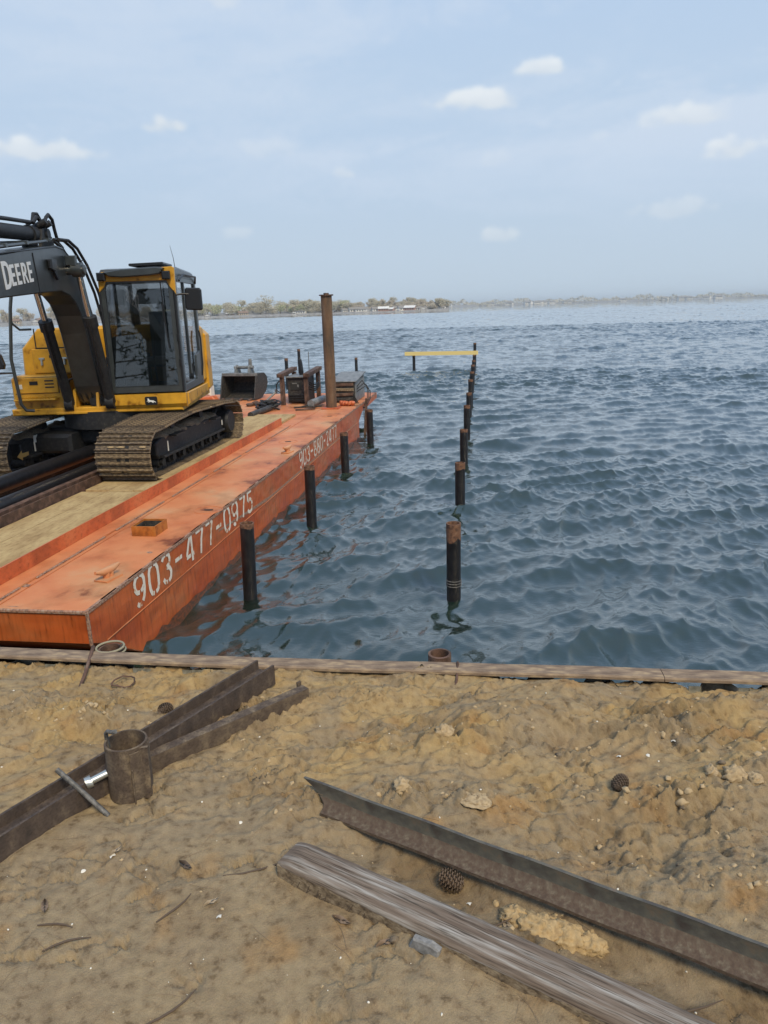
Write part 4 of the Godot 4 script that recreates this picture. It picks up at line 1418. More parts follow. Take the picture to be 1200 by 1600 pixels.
func build_tracks(X: Node3D, yaw: float):
	# closed path of the track in (z, y)
	var r := .27
	var pts: Array = []
	pts += arc(V(1.30, r), r, -90, 100, 14)
	for q in [[.75, .575], [.2, .60], [-.35, .585], [-.9, .57]]:
		pts.append(V(q[0], q[1]))
	pts += arc(V(-1.34, r), r, 82, 270, 14)
	for q in [-.9, -.4, .1, .6, 1.0]:
		pts.append(V(q, 0.0))
	var total := 0.0
	for i in pts.size():
		total += pts[i].distance_to(pts[(i + 1) % pts.size()])
	var count := 50
	var pitch := total / count
	# one shoe: plate with three grousers and chamfered ends
	var sm := MB.new()
	sm.prism(PackedVector2Array([V(-pitch * .49, .002), V(pitch * .49, .002), V(pitch * .47, .016), V(-pitch * .47, .016)]), -.33, .33, Transform3D(Basis(Vector3(0, 0, 1), Vector3(0, 1, 0), Vector3(1, 0, 0)), Vector3.ZERO), .003)
	for g in [-.26, .26]:
		sm.prism(PackedVector2Array([V(pitch * g - .012, .014), V(pitch * g + .012, .014), V(pitch * g + .005, .044), V(pitch * g - .005, .044)]), -.328, .328, Transform3D(Basis(Vector3(0, 0, 1), Vector3(0, 1, 0), Vector3(1, 0, 0)), Vector3.ZERO), .002)
	var shoe := sm.mesh(M.shoe)
	var link := MB.new()
	for x in [-.075, .075]:
		link.box(Vector3(x, -.028, 0), Vector3(.035, .06, pitch * .9), Transform3D.IDENTITY, .006)
	link.tube([Vector3(-.09, -.03, 0), Vector3(.09, -.03, 0)], .018, 8)
	for x in [-.05, .05]:
		link.box(Vector3(x, .0165, .0), Vector3(.045, .004, .03))
	var link_mesh := link.mesh(M.chassis)
	for side in [-1, 1]:
		var t: Transform3D = Transform3D(Basis(Vector3.UP, yaw), Vector3.ZERO) * Transform3D(Basis(), Vector3(side * .87 + .01, 0.0, 0))
		var mb := MB.new()
		# side frame: welded box beam with sloped top
		yz_prism(mb, [V(-1.18, .16), V(1.0, .16), V(1.06, .22), V(1.06, .36), V(.9, .40), V(-1.0, .40), V(-1.18, .34)], -.16, .16, .012)
		yz_prism(mb, [V(-1.1, .17), V(.98, .17), V(.98, .20), V(-1.1, .20)], -.22, .22, .004)
		var tr := obj("track", mb, M.chassis, X, t)
		# shoes and links along the path
		var packed := MB.new()
		var mrng := RandomNumberGenerator.new()
		mrng.seed = 60 + side
		var i := 0
		var along := 0.0
		var done := 0.0
		for k in count:
			var target := k * pitch
			while done + pts[i].distance_to(pts[(i + 1) % pts.size()]) < target:
				done += pts[i].distance_to(pts[(i + 1) % pts.size()])
				i += 1
			var a: Vector2 = pts[i]
			var b: Vector2 = pts[(i + 1) % pts.size()]
			var p: Vector2 = a.lerp(b, (target - done) / a.distance_to(b))
			var nx: Vector2 = pts[(i + 2) % pts.size()]
			var f := (target - done) / a.distance_to(b)
			var pv: Vector2 = pts[(i + pts.size() - 1) % pts.size()]
			var d: Vector2 = ((b - a).normalized() + ((nx - b).normalized() * maxf(f - .5, 0.0) + (a - pv).normalized() * maxf(.5 - f, 0.0))).normalized()
			# path runs up the front, back along the top: outward is right of travel
			var out := V(d.y, -d.x)
			var z := Vector3(0, d.y, d.x)
			var y := Vector3(0, out.y, out.x)
			var bs := Basis(y.cross(z), y, z)
			var pos := Vector3(0, p.y, p.x)
			var sh := obj("track_shoe", shoe, null, tr, Transform3D(bs, pos))
			sh.material_override = [M.shoe, M.shoe, M.shoe_dusty, M.shoe_dark][(k * 7 + k / 3) % 4]
			if k % 2 == 0 and p.y > .05:
				for q in 3:
					packed.lump(pos + y * .018 + bs.x * mrng.randf_range(-.29, .29), Vector3(.035 + mrng.randf() * .04, .012, .02), .5, 1.5, k * 5 + q, 6, 9)
			obj("track_link", link_mesh, null, tr, Transform3D(bs, pos))
		obj("packed_mud", packed, M.clod, tr).set_meta("kind", "stuff")
		# idler, sprocket, rollers
		var drum := MB.new()
		drum.lathe([V(.001, -.13), V(.06, -.13), V(.07, -.07), V(.17, -.05), V(.215, -.05), V(.215, .05), V(.17, .05), V(.07, .07), V(.06, .13), V(.001, .13)], 28, Transform3D(Basis(Vector3.FORWARD, PI / 2), Vector3(0, r, 1.30)))
		obj("idler", drum, M.chassis, tr)
		var sp := MB.new()
		sp.lathe([V(.001, -.24), V(.15, -.24), V(.17, -.20), V(.17, -.06), V(.21, -.05), V(.21, .05), V(.17, .06), V(.17, .20), V(.15, .24), V(.001, .24)], 24, Transform3D(Basis(Vector3.FORWARD, PI / 2), Vector3(0, r, -1.34)))
		for k in 16:
			var a := TAU * k / 16
			sp.box(Vector3(0, .22, 0), Vector3(.06, .05, .04), Transform3D(Basis(Vector3.RIGHT, a), Vector3(0, r, -1.34)))
		obj("drive_sprocket", sp, M.chassis, tr)
		for k in 7:
			var ro := MB.new()
			ro.lathe([V(.001, -.17), V(.05, -.17), V(.05, -.13), V(.075, -.12), V(.075, .12), V(.05, .13), V(.05, .17), V(.001, .17)], 16, Transform3D(Basis(Vector3.FORWARD, PI / 2), Vector3(0, .115, -.95 + k * .31)))
			obj("roller", ro, M.chassis, tr)
		for z in [-.5, .45]:
			var ro := MB.new()
			ro.lathe([V(.001, -.12), V(.06, -.12), V(.06, .12), V(.001, .12)], 14, Transform3D(Basis(Vector3.FORWARD, PI / 2), Vector3(0, .49, z)))
			obj("carrier_roller", ro, M.chassis, tr)
		# caked earth on the frame
		var dirt := MB.new()
		for k in 9:
			dirt.blob(Vector3(.02, .40, -.9 + k * .21), Vector3(.15, .05 + .03 * absf(sin(k * 1.9)), .17), .18, 90 + k, 6, 10)
		obj("caked_earth", dirt, M.mud, tr)
		var tie := MB.new()
		tie.box(Vector3(.228, .30, .88), Vector3(.006, .12, .02))
		tie.box(Vector3(.228, .30, -.98), Vector3(.006, .07, .025))
		obj("white_mark", tie, M.sticker, tr)
		var foot := MB.new()
		foot.box(Vector3(.22, .395, .55), Vector3(.10, .02, .3), Transform3D.IDENTITY, .004)
		foot.box(Vector3(.22, .395, -.75), Vector3(.10, .02, .2), Transform3D.IDENTITY, .004)
		obj("frame_step", foot, M.chassis, tr)
		if side == -1:
			var arrow := MB.new()
			yz_prism(arrow, [V(1.16, .22), V(1.06, .28), V(1.06, .245), V(.93, .245), V(.93, .195), V(1.06, .195), V(1.06, .16)], .162, .166, 0.0)
			obj("arrow_mark", arrow, M.straw, tr)
			var stk := MB.new()
			yz_prism(stk, [V(.70, .33), V(.80, .33), V(.80, .42), V(.70, .42)], .17, .174, 0.0)
			obj("sticker", stk, M.sticker, tr)
	# cross frame: a dark X-shaped body between the tracks
	var cf := MB.new()
	var bt := Transform3D(Basis(Vector3.UP, yaw), Vector3.ZERO)
	cf.box(Vector3(0, .36, 0), Vector3(1.35, .20, .95), bt, .04)
	cf.box(Vector3(-.5, .30, .5), Vector3(.55, .24, .5), bt, .04)
	cf.box(Vector3(.5, .30, .5), Vector3(.55, .24, .5), bt, .04)
	cf.box(Vector3(-.5, .30, -.5), Vector3(.55, .24, .5), bt, .04)
	cf.box(Vector3(.5, .30, -.5), Vector3(.55, .24, .5), bt, .04)
	obj("cross_frame", cf, M.chassis, X)

func build_cab(X: Node3D):
	var x0 := .18
	var x1 := 1.09
	var zf := .62
	var zr := -.78
	var mb := MB.new()
	# floor pan with the yellow skirt round it
	yz_prism(mb, [V(zf - .10, .70), V(zf - .035, .705), V(zf + .0, .75), V(zf + .004, .88), V(zf - .10, .88)], x0 + .01, x1, .008)
	obj("front_skirt", mb, M.yellow, X)
	mb = MB.new()
	yz_prism(mb, [V(zf - .11, .72), V(-.95, .745), V(-1.06, .80), V(-1.06, .86), V(zf - .11, .875)], x1 - .10, x1 + .01, .01)
	obj("side_skirt", mb, M.yellow, X)
	# emblem: black badge with a pale leaping deer
	mb = MB.new()
	var badge := PackedVector2Array()
	for q in [[.055, -.03, 0], [.055, .03, 90], [-.055, .03, 180], [-.055, -.03, 270]]:
		for i in 4:
			var a := deg_to_rad(q[2] - 90 + (i + .5) * 22.5 + (0 if true else 0))
			badge.append(V(.655, .795) + V(q[0], q[1]) + V(cos(a), sin(a)) * .022)
	mb.prism(badge, zf + .001, zf + .006, Transform3D.IDENTITY, .001)
	var bd := obj("emblem", mb, M.black, X)
	mb = MB.new()
	var deer := PackedVector2Array()
	for q in [[-.060, -.006], [-.045, .004], [-.042, .016], [-.052, .034], [-.036, .026], [-.030, .036], [-.026, .022], [-.018, .010], [.012, .006], [.030, .004], [.048, -.008], [.062, -.018], [.058, -.024], [.036, -.014], [.020, -.012], [.034, -.024], [.026, -.030], [.006, -.016], [-.014, -.012], [-.030, -.020], [-.046, -.022], [-.028, -.010], [-.038, -.006]]:
		deer.append(V(.655 + q[0] * .92, .795 + q[1] * .95))
	mb.prism(deer, zf + .0065, zf + .008)
	obj("deer_mark", mb, M.letter, bd)
	# front frame: dark ring round a rounded-corner windscreen
	var outer := PackedVector2Array([V(x0, .88), V(x1, .88), V(x1 + .005, 2.12), V(x1 + .0, 2.24), V(x0 + .015, 2.24), V(x0 + .01, 2.12)])
	ring(X, "front_frame", M.boom, x0 + .015, x1 - .015, .90, 2.235, x0 + .075, x1 - .085, .985, 2.205, .07, zf - .05, zf + .0)
	# pillars' dark outer strips
	for x in [x0 + .012, x1 - .018]:
		mb = MB.new()
		mb.tube([Vector3(x, .9, zf + .004), Vector3(x, 2.1, zf + .004)], .016, 8)
		obj("pillar_trim", mb, M.black, X)
	for q in [[x0 + .0, 1.92], [x0 + .01, 1.30], [x1 - .02, 1.55], [x1 - .02, 1.25]]:
		mb = MB.new()
		mb.box(Vector3(q[0], q[1], zf + .015), Vector3(.035, .09, .03), Transform3D.IDENTITY, .006)
		obj("pillar_clip", mb, M.black, X)
	# yellow brow with its dark visor and two work lamps
	mb = MB.new()
	mb.prism(PackedVector2Array([V(x0 + .01, 2.10), V(x0 + .075, 2.16), V(x0 + .10, 2.22), V(x1 - .10, 2.22), V(x1 - .06, 2.14), V(x1 + .0, 2.06), V(x1 + .006, 2.36), V(x1 - .02, 2.375), V(x0 + .06, 2.33), V(x0 + .012, 2.28)]), zf - .03, zf + .018, Transform3D.IDENTITY, .006)
	obj("brow", mb, M.yellow, X)
	mb = MB.new()
	mb.prism(PackedVector2Array([V(x0 + .10, 2.325), V(x0 + .16, 2.275), V(x0 + .30, 2.262), V(x1 - .30, 2.275), V(x1 - .16, 2.29), V(x1 - .10, 2.36), V(x1 - .2, 2.372), V(x0 + .3, 2.355)]), zf - .02, zf + .09, Transform3D.IDENTITY, .012)
	obj("visor", mb, M.boom, X)
	for x in [x0 + .065, x1 - .085]:
		mb = MB.new()
		mb.box(Vector3(x, 2.275, zf + .05), Vector3(.095, .095, .07), Transform3D.IDENTITY, .012)
		obj("work_lamp", mb, M.black, X)
	# roof
	mb = MB.new()
	yz_prism(mb, [V(zf - .02, 2.30), V(zf - .04, 2.36), V(.3, 2.385), V(-.6, 2.36), V(zr, 2.30), V(zr, 2.24), V(zf - .02, 2.24)], x0 + .02, x1 - .01, .025)
	obj("roof", mb, M.boom, X)
	mb = MB.new()
	mb.bar(Vector3(x0 + .38, 2.405, .35), Vector3(x1 - .12, 2.415, .35), .5, .03, Vector3.UP, .008)
	obj("roof_hatch", mb, M.black, X)
	# back, left and door frames
	ring(X, "rear_frame", M.boom, x0 + .02, x1 - .02, .88, 2.28, x0 + .10, x1 - .10, 1.62, 2.17, .05, zr, zr + .05)
	side_frame(X, "left_frame", x0 + .01, x0 + .05, zf - .05, zr + .05)
	side_frame(X, "door", x1 - .05, x1 - .005, zf - .05, zr + .05)
	# glass
	for g in [["windscreen", Vector3((x0 + x1) / 2 - .005, 1.595, zf - .02), Vector3(x1 - x0 - .14, 1.23, .004), -.045], ["rear_window", Vector3((x0 + x1) / 2, 1.9, zr + .02), Vector3(x1 - x0 - .18, .56, .004), 0.0]]:
		mb = MB.new()
		mb.box(Vector3.ZERO, g[2])
		obj(g[0], mb, M.glass if g[0] == "windscreen" else M.glass_clear, X, Transform3D(Basis(Vector3.RIGHT, g[3]), g[1]))
	for x in [x0 + .03, x1 - .028]:
		mb = MB.new()
		mb.box(Vector3(x, 1.58, (zf + zr) / 2), Vector3(.004, 1.26, zf - zr - .16))
		obj("side_window", mb, M.glass_clear, X)
	# door handle and side rail
	mb = MB.new()
	mb.tube([Vector3(x1 + .02, 1.0, zr + .28), Vector3(x1 + .035, 1.15, zr + .27), Vector3(x1 + .035, 1.5, zr + .25), Vector3(x1 + .02, 1.6, zr + .25)], .012, 8)
	obj("door_handle", mb, M.black, X)
	mb = MB.new()
	mb.tube([Vector3(x1 + .01, 2.22, zf - .2), Vector3(x1 + .03, 2.30, zf - .4), Vector3(x1 + .03, 2.30, zr + .2), Vector3(x1 + .0, 2.22, zr + .08)], .012, 8)
	obj("grab_rail", mb, M.black, X)
	# wiper
	mb = MB.new()
	mb.tube([Vector3(x1 - .17, 2.20, zf + .02), Vector3(x1 - .15, 1.55, zf + .014)], .007, 6)
	mb.bar(Vector3(x1 - .18, 1.95, zf + .008), Vector3(x1 - .14, 1.42, zf + .008), .01, .012)
	obj("wiper", mb, M.black, X)
	# crossbar where the lower pane meets the upper
	mb = MB.new()
	mb.bar(Vector3(x0 + .08, 1.275, zf - .03), Vector3(x1 - .09, 1.285, zf - .03), .012, .012)
	obj("pane_joint", mb, M.boom, X)
	# interior
	mb = MB.new()
	mb.box(Vector3((x0 + x1) / 2, .91, -.08), Vector3(x1 - x0 - .06, .04, zf - zr - .08))
	mb.box(Vector3(x1 - .14, 1.12, -.25), Vector3(.16, .40, .75), Transform3D.IDENTITY, .03)
	mb.box(Vector3(x0 + .15, 1.12, -.15), Vector3(.18, .42, .8), Transform3D.IDENTITY, .03)
	mb.box(Vector3(x0 + .17, 1.42, .05), Vector3(.14, .2, .18), Transform3D.IDENTITY, .03)
	obj("console", mb, M.interior, X)
	mb = MB.new()
	mb.box(Vector3((x0 + x1) / 2 + .03, 1.22, -.3), Vector3(.46, .12, .46), Transform3D.IDENTITY, .04)
	mb.box(Vector3((x0 + x1) / 2 + .03, 1.58, -.53), Vector3(.44, .62, .12), Transform3D(Basis(Vector3.RIGHT, -.04), Vector3.ZERO), .05)
	mb.box(Vector3((x0 + x1) / 2 + .06, 2.0, -.60), Vector3(.26, .22, .09), Transform3D.IDENTITY, .04)
	obj("seat", mb, M.seat, X)
	mb = MB.new()
	for x in [x0 + .26, x1 - .24]:
		mb.tube([Vector3(x, 1.25, .0), Vector3(x, 1.45, .06), Vector3(x, 1.52, .05)], [.02, .014, .03], 8)
	for x in [.60, .70]:
		mb.tube([Vector3(x, .93, .35), Vector3(x, 1.30, .42), Vector3(x + (x - .65) * .8, 1.62, .40)], .010, 7)
		mb.box(Vector3(x, .96, .42), Vector3(.09, .02, .16), Transform3D.IDENTITY, .006)
	obj("lever", mb, M.black, X)
	mb = MB.new()
	mb.box(Vector3(x0 + .22, 1.14, .38), Vector3(.16, .3, .2), Transform3D.IDENTITY, .03)
	obj("cup_box", mb, M.seat, X)
	# lettering on the rear window, read from behind the machine
	var tm := text_mesh("JOHN DEERE", 16, .0055)
	var tn := obj("rear_lettering", tm, M.black, X, Transform3D(Basis(Vector3.UP, PI), Vector3((x0 + x1) / 2 + .12, 2.10, zr + .012)))
	tn.scale = Vector3(-1, 1, -1) * Vector3(1, 1, 1)
	tn.transform = Transform3D(Basis(Vector3.UP, PI), Vector3((x0 + x1) / 2 + .12, 2.10, zr + .012))
	# right mirror on its arm
	mb = MB.new()
	mb.tube([Vector3(x1 - .01, 2.05, zf - .02), Vector3(x1 + .08, 2.06, zf - .06), Vector3(x1 + .16, 2.05, zf - .09)], .012, 8)
	mb.prism(PackedVector2Array([V(1.17, 1.90), V(1.185, 1.87), V(1.355, 1.86), V(1.375, 1.88), V(1.375, 2.10), V(1.355, 2.125), V(1.20, 2.13), V(1.18, 2.11)]), zf - .14, zf - .07, Transform3D.IDENTITY, .015)
	obj("mirror", mb, M.black, X)
	# antenna
	mb = MB.new()
	mb.tube([Vector3(.85, 2.30, -.70), Vector3(.83, 2.56, -.70), Vector3(.80, 2.72, -.70)], [.006, .004, .002], 5)
	obj("antenna", mb, M.black, X)

func ring(X: Node3D, called: String, m: Material, ox0: float, ox1: float, oy0: float, oy1: float, ix0: float, ix1: float, iy0: float, iy1: float, rad: float, z0: float, z1: float):
	# a plate with a round-cornered opening
	var mb := MB.new()
	var inner := []
	for q in [[ix1 - rad, iy0 + rad, -90], [ix1 - rad, iy1 - rad, 0], [ix0 + rad, iy1 - rad, 90], [ix0 + rad, iy0 + rad, 180]]:
		inner += arc(V(q[0], q[1]), rad, q[2], q[2] + 90, 5)
	var c := V((ix0 + ix1) / 2, (iy0 + iy1) / 2)
	var outer := []
	for p in inner:
		var d: Vector2 = p - c
		var hx := (ox1 - ox0) / 2
		var hy := (oy1 - oy0) / 2
		var oc := V((ox0 + ox1) / 2, (oy0 + oy1) / 2)
		var s := minf(hx / maxf(absf(d.x), 1e-5), hy / maxf(absf(d.y), 1e-5))
		outer.append(oc + d * s)
	var n := inner.size()
	for i in n:
		var j := (i + 1) % n
		var a: Vector2 = inner[i]
		var b: Vector2 = inner[j]
		var o: Vector2 = outer[i]
		var p: Vector2 = outer[j]
		# fill the corner between two sides of the outer rectangle
		var corner = null
		if absf(o.x - p.x) > 1e-4 and absf(o.y - p.y) > 1e-4:
			corner = V(ox0 if minf(o.x, p.x) - ox0 < 1e-4 else ox1, oy0 if minf(o.y, p.y) - oy0 < 1e-4 else oy1)
		for k in 2:
			var z := z1 if k == 0 else z0
			var A := Vector3(a.x, a.y, z)
			var B := Vector3(b.x, b.y, z)
			var O := Vector3(o.x, o.y, z)
			var P := Vector3(p.x, p.y, z)
			if k == 0:
				mb.quad(O, P, B, A)
			else:
				mb.quad(A, B, P, O)
			if corner != null:
				var C := Vector3(corner.x, corner.y, z)
				if k == 0: mb.tri(O, C, P)
				else: mb.tri(P, C, O)
		mb.quad(Vector3(a.x, a.y, z0), Vector3(a.x, a.y, z1), Vector3(b.x, b.y, z1), Vector3(b.x, b.y, z0))
		if corner == null:
			mb.quad(Vector3(o.x, o.y, z0), Vector3(p.x, p.y, z0), Vector3(p.x, p.y, z1), Vector3(o.x, o.y, z1))
		else:
			mb.quad(Vector3(o.x, o.y, z0), Vector3(corner.x, corner.y, z0), Vector3(corner.x, corner.y, z1), Vector3(o.x, o.y, z1))
			mb.quad(Vector3(corner.x, corner.y, z0), Vector3(p.x, p.y, z0), Vector3(p.x, p.y, z1), Vector3(corner.x, corner.y, z1))
	obj(called, mb, m, X)

func side_frame(X: Node3D, called: String, xa: float, xb: float, z1: float, z0: float):
	var mb := MB.new()
	# pillars front, middle, rear; top rail; lower panel
	mb.box(Vector3((xa + xb) / 2, 1.56, z1 - .03), Vector3(xb - xa, 1.36, .08), Transform3D.IDENTITY, .01)
	mb.box(Vector3((xa + xb) / 2, 1.66, z1 - .52), Vector3((xb - xa) * .9, 1.18, .05), Transform3D(Basis(Vector3.RIGHT, 0.0), Vector3.ZERO), .008)
	mb.box(Vector3((xa + xb) / 2, 1.56, z0 + .04), Vector3(xb - xa, 1.36, .10), Transform3D.IDENTITY, .01)
	mb.box(Vector3((xa + xb) / 2, 2.235, (z0 + z1) / 2), Vector3((xb - xa) * .98, .05, z1 - z0), Transform3D.IDENTITY, .008)
	mb.box(Vector3((xa + xb) / 2, .93, (z0 + z1) / 2), Vector3((xb - xa) * .96, .08, z1 - z0), Transform3D.IDENTITY, .008)
	if called == "left_frame":
		mb.box(Vector3((xa + xb) / 2, 1.26, (z0 + z1) / 2), Vector3((xb - xa) * .9, .62, z1 - z0 - .06), Transform3D.IDENTITY, .006)
	else:
		yz_prism(mb, [V(z0 + .05, .95), V(z0 + .42, .95), V(z0 + .36, 1.28), V(z0 + .05, 1.34)], xa + .006, xb - .006, .006)
	obj(called, mb, M.boom, X)

func text_mesh(s: String, size: int, px: float, depth := .002) -> TextMesh:
	var t := TextMesh.new()
	t.text = s
	var f := SystemFont.new()
	f.font_names = PackedStringArray(["Droid Sans"])
	f.font_weight = 700
	t.font = f
	t.font_size = size
	t.pixel_size = px
	t.depth = depth
	return t

func build_boom(X: Node3D):
	var mb := MB.new()
	var xl := -.27
	var xr := .04
	var prof := [V(3.35, 2.33), V(2.77, 2.40), V(2.17, 2.485), V(1.42, 2.575), V(1.22, 2.565), V(1.05, 2.50), V(.90, 2.38), V(.78, 2.22), V(.62, 1.92), V(.46, 1.5), V(.32, 1.1), V(.22, .86), V(.25, .76), V(.36, .74), V(.46, .80), V(.58, 1.0), V(.70, 1.34), V(.80, 1.64), V(.90, 1.84), V(1.02, 1.97), V(1.2, 2.06), V(1.45, 2.10), V(2.09, 2.065), V(2.92, 2.01), V(3.35, 1.98)]
	yz_prism(mb, prof, xl, xr, .012)
	# forward half, out of the frame: slopes down to the stick
	yz_prism(mb, [V(3.35, 2.32), V(3.35, 1.99), V(4.3, 1.72), V(4.42, 1.80), V(4.40, 1.92)], xl + .02, xr - .02, .012)
	obj("boom", mb, M.boom, X)
	# weld seam and edge bead on the near face
	mb = MB.new()
	mb.tube([Vector3(xr + .002, 2.45, 2.12), Vector3(xr + .002, 2.30, 2.10), Vector3(xr + .002, 2.07, 2.07)], .006, 6)
	mb.tube([Vector3(xr, 2.345, 3.3), Vector3(xr, 2.47, 2.2), Vector3(xr, 2.555, 1.45), Vector3(xr, 2.545, 1.22), Vector3(xr, 2.48, 1.05), Vector3(xr, 2.36, .92)], .007, 6)
	obj("weld_bead", mb, M.black, X)
	# lettering on the near face
	var tm := text_mesh("D", 30, .0105)
	var slope := atan2(-.075, .6)
	var face := Basis(Vector3(0, 0, -1), Vector3.UP, Vector3.RIGHT) * Basis(Vector3(0, 0, 1), .115)
	obj("lettering", tm, M.letter, X, Transform3D(face * Basis().scaled(Vector3(.95, 1.05, 1)), Vector3(xr + .003, 2.20, 2.80)))
	tm = text_mesh("EERE", 24, .0105)
	obj("lettering", tm, M.letter, X, Transform3D(face * Basis().scaled(Vector3(.95, 1.05, 1)), Vector3(xr + .003, 2.24, 2.46)))
	# two hoist cylinders: barrel, gland and chrome rod, with a head boss
	for s in [0, 1]:
		var x: float = [-.40, .16][s]
		var a := Vector3(x, .80, .62)
		var b := Vector3(x, 2.33, 1.20)
		if s == 0:
			x = -.36
			a = Vector3(x, .78, .55)
			b = Vector3(x, 2.33, 1.20)
		var d := (b - a).normalized()
		mb = MB.new()
		mb.tube([a, a + d * 1.02], .062, 16)
		mb.tube([a + d * .98, a + d * 1.10], .078, 16)
		mb.tube([a + Vector3(-.05, 0, 0), a + Vector3(.05, 0, 0)], .085, 14)
		var cy := obj("hoist_cylinder", mb, M.chassis, X)
		mb = MB.new()
		mb.tube([a + d * 1.08, b], .036, 14)
		obj("rod", mb, M.chrome, cy)
		mb = MB.new()
		mb.tube([b + Vector3(-.055, 0, 0), b + Vector3(.055, 0, 0)], .078, 16)
		obj("rod_eye", mb, M.boom, cy)
		mb = MB.new()
		mb.tube([a + Vector3(0, .15, .08), a + d * .5 + Vector3(0, 0, .085), a + d * 1.05 + Vector3(0, .0, .09)], .014, 7)
		obj("feed_pipe", mb, M.black, cy)
	mb = MB.new()
	mb.tube([Vector3(-.45, 2.33, 1.20), Vector3(.24, 2.33, 1.20)], .052, 16)
	obj("pivot_pin", mb, M.boom, X)
	# work lamps on the near side
	mb = MB.new()
	mb.box(Vector3(xr + .03, 2.36, 1.70), Vector3(.05, .10, .17), Transform3D.IDENTITY, .015)
	mb.bar(Vector3(xr + .02, 2.31, 1.66), Vector3(xr + .03, 2.22, 1.6), .03, .03)
	obj("work_lamp", mb, M.black, X)
	mb = MB.new()
	mb.prism(PackedVector2Array([V(.05, 2.37), V(.17, 2.37), V(.17, 2.48), V(.05, 2.48)]), 1.20, 1.27, Transform3D.IDENTITY, .012)
	obj("work_lamp", mb, M.boom, X)
	# hydraulic lines along the back of the boom and down behind the cab
	mb = MB.new()
	for k in 3:
		var x: float = [-.20, -.08, .02][k]
		mb.tube([Vector3(x, 2.385, 3.4), Vector3(x, 2.455, 2.8), Vector3(x, 2.53, 2.2), Vector3(x, 2.625, 1.45)], .017, 8)
	for z in [1.6, 2.2, 2.7, 3.2]:
		mb.box(Vector3(-.09, 2.635 - (z - 1.45) * .128, z), Vector3(.27, .035, .05), Transform3D.IDENTITY, .006)
	obj("steel_line", mb, M.boom, X)
	mb = MB.new()
	for k in 4:
		var x: float = [-.16, -.06, .05, .10][k]
		mb.tube([Vector3(x, 2.625, 1.5), Vector3(x, 2.64, 1.2), Vector3(x + .02, 2.57, 1.0), Vector3(x + .05, 2.40, .82), Vector3(x + .08, 2.1, .62), Vector3(x + .09, 1.8, .48), Vector3(x + .1, 1.4, .36), Vector3(x + .1, 1.15, .30)], .017, 8)
	mb.tube([Vector3(.12, 2.44, 1.02), Vector3(.15, 2.45, .88), Vector3(.16, 2.38, .84), Vector3(.13, 2.34, .9)], .005, 5)
	obj("hose", mb, M.black_rubber, X)
	# arm cylinder on its bracket, with looping hoses
	mb = MB.new()
	yz_prism(mb, [V(1.70, 2.52), V(1.30, 2.54), V(1.36, 2.66), V(1.5, 2.74), V(1.62, 2.72)], -.22, -.18, .006)
	yz_prism(mb, [V(1.70, 2.52), V(1.30, 2.54), V(1.36, 2.66), V(1.5, 2.74), V(1.62, 2.72)], -.05, -.01, .006)
	mb.tube([Vector3(-.24, 2.68, 1.5), Vector3(.01, 2.68, 1.5)], .055, 14)
	obj("arm_bracket", mb, M.chassis, X)
	mb = MB.new()
	mb.tube([Vector3(-.115, 2.68, 1.5), Vector3(-.115, 2.64, 2.3), Vector3(-.115, 2.56, 3.9)], .072, 16)
	mb.tube([Vector3(-.115, 2.67, 1.62), Vector3(-.115, 2.66, 1.76)], .09, 16)
	mb.tube([Vector3(-.09, 2.78, 1.7), Vector3(-.09, 2.75, 2.3), Vector3(-.09, 2.67, 3.6)], .02, 8)
	for q in [[1.6, .03], [1.52, -.02], [1.44, .02]]:
		mb.tube([Vector3(-.16 + q[1], 2.72, q[0]), Vector3(.0 + q[1], 2.80, q[0])], .032, 8)
	obj("arm_cylinder", mb, M.chassis, X)
	mb = MB.new()
	mb.tube([Vector3(-.06, 2.77, 1.72), Vector3(-.05, 2.84, 1.62), Vector3(-.05, 2.80, 1.52), Vector3(-.05, 2.79, 1.42), Vector3(-.05, 2.86, 1.36), Vector3(-.05, 2.90, 1.28), Vector3(-.05, 2.86, 1.18), Vector3(-.06, 2.76, 1.12), Vector3(-.06, 2.63, 1.06), Vector3(-.04, 2.58, 1.0)], .019, 8)
	mb.tube([Vector3(-.14, 2.77, 1.66), Vector3(-.14, 2.80, 1.52), Vector3(-.14, 2.89, 1.46), Vector3(-.14, 2.90, 1.36), Vector3(-.13, 2.82, 1.28), Vector3(-.13, 2.72, 1.2), Vector3(-.13, 2.60, 1.14)], .019, 8)
	obj("hose", mb, M.black_rubber, X)
	# stick hanging beyond the frame's left edge
	mb = MB.new()
	yz_prism(mb, [V(4.25, 1.9), V(4.55, 2.25), V(4.62, 2.1), V(4.45, 1.2), V(4.30, .12), V(4.16, .12), V(4.18, 1.2)], xl + .03, xr - .03, .012)
	obj("stick", mb, M.boom, X)

# ---------------------------------------------------------------- gear on the deck
func bt(s: float, n: float, h: float, yaw := 0.0) -> Transform3D:
	return BT * Transform3D(Basis(Vector3.UP, yaw), Vector3(n, h, -s))

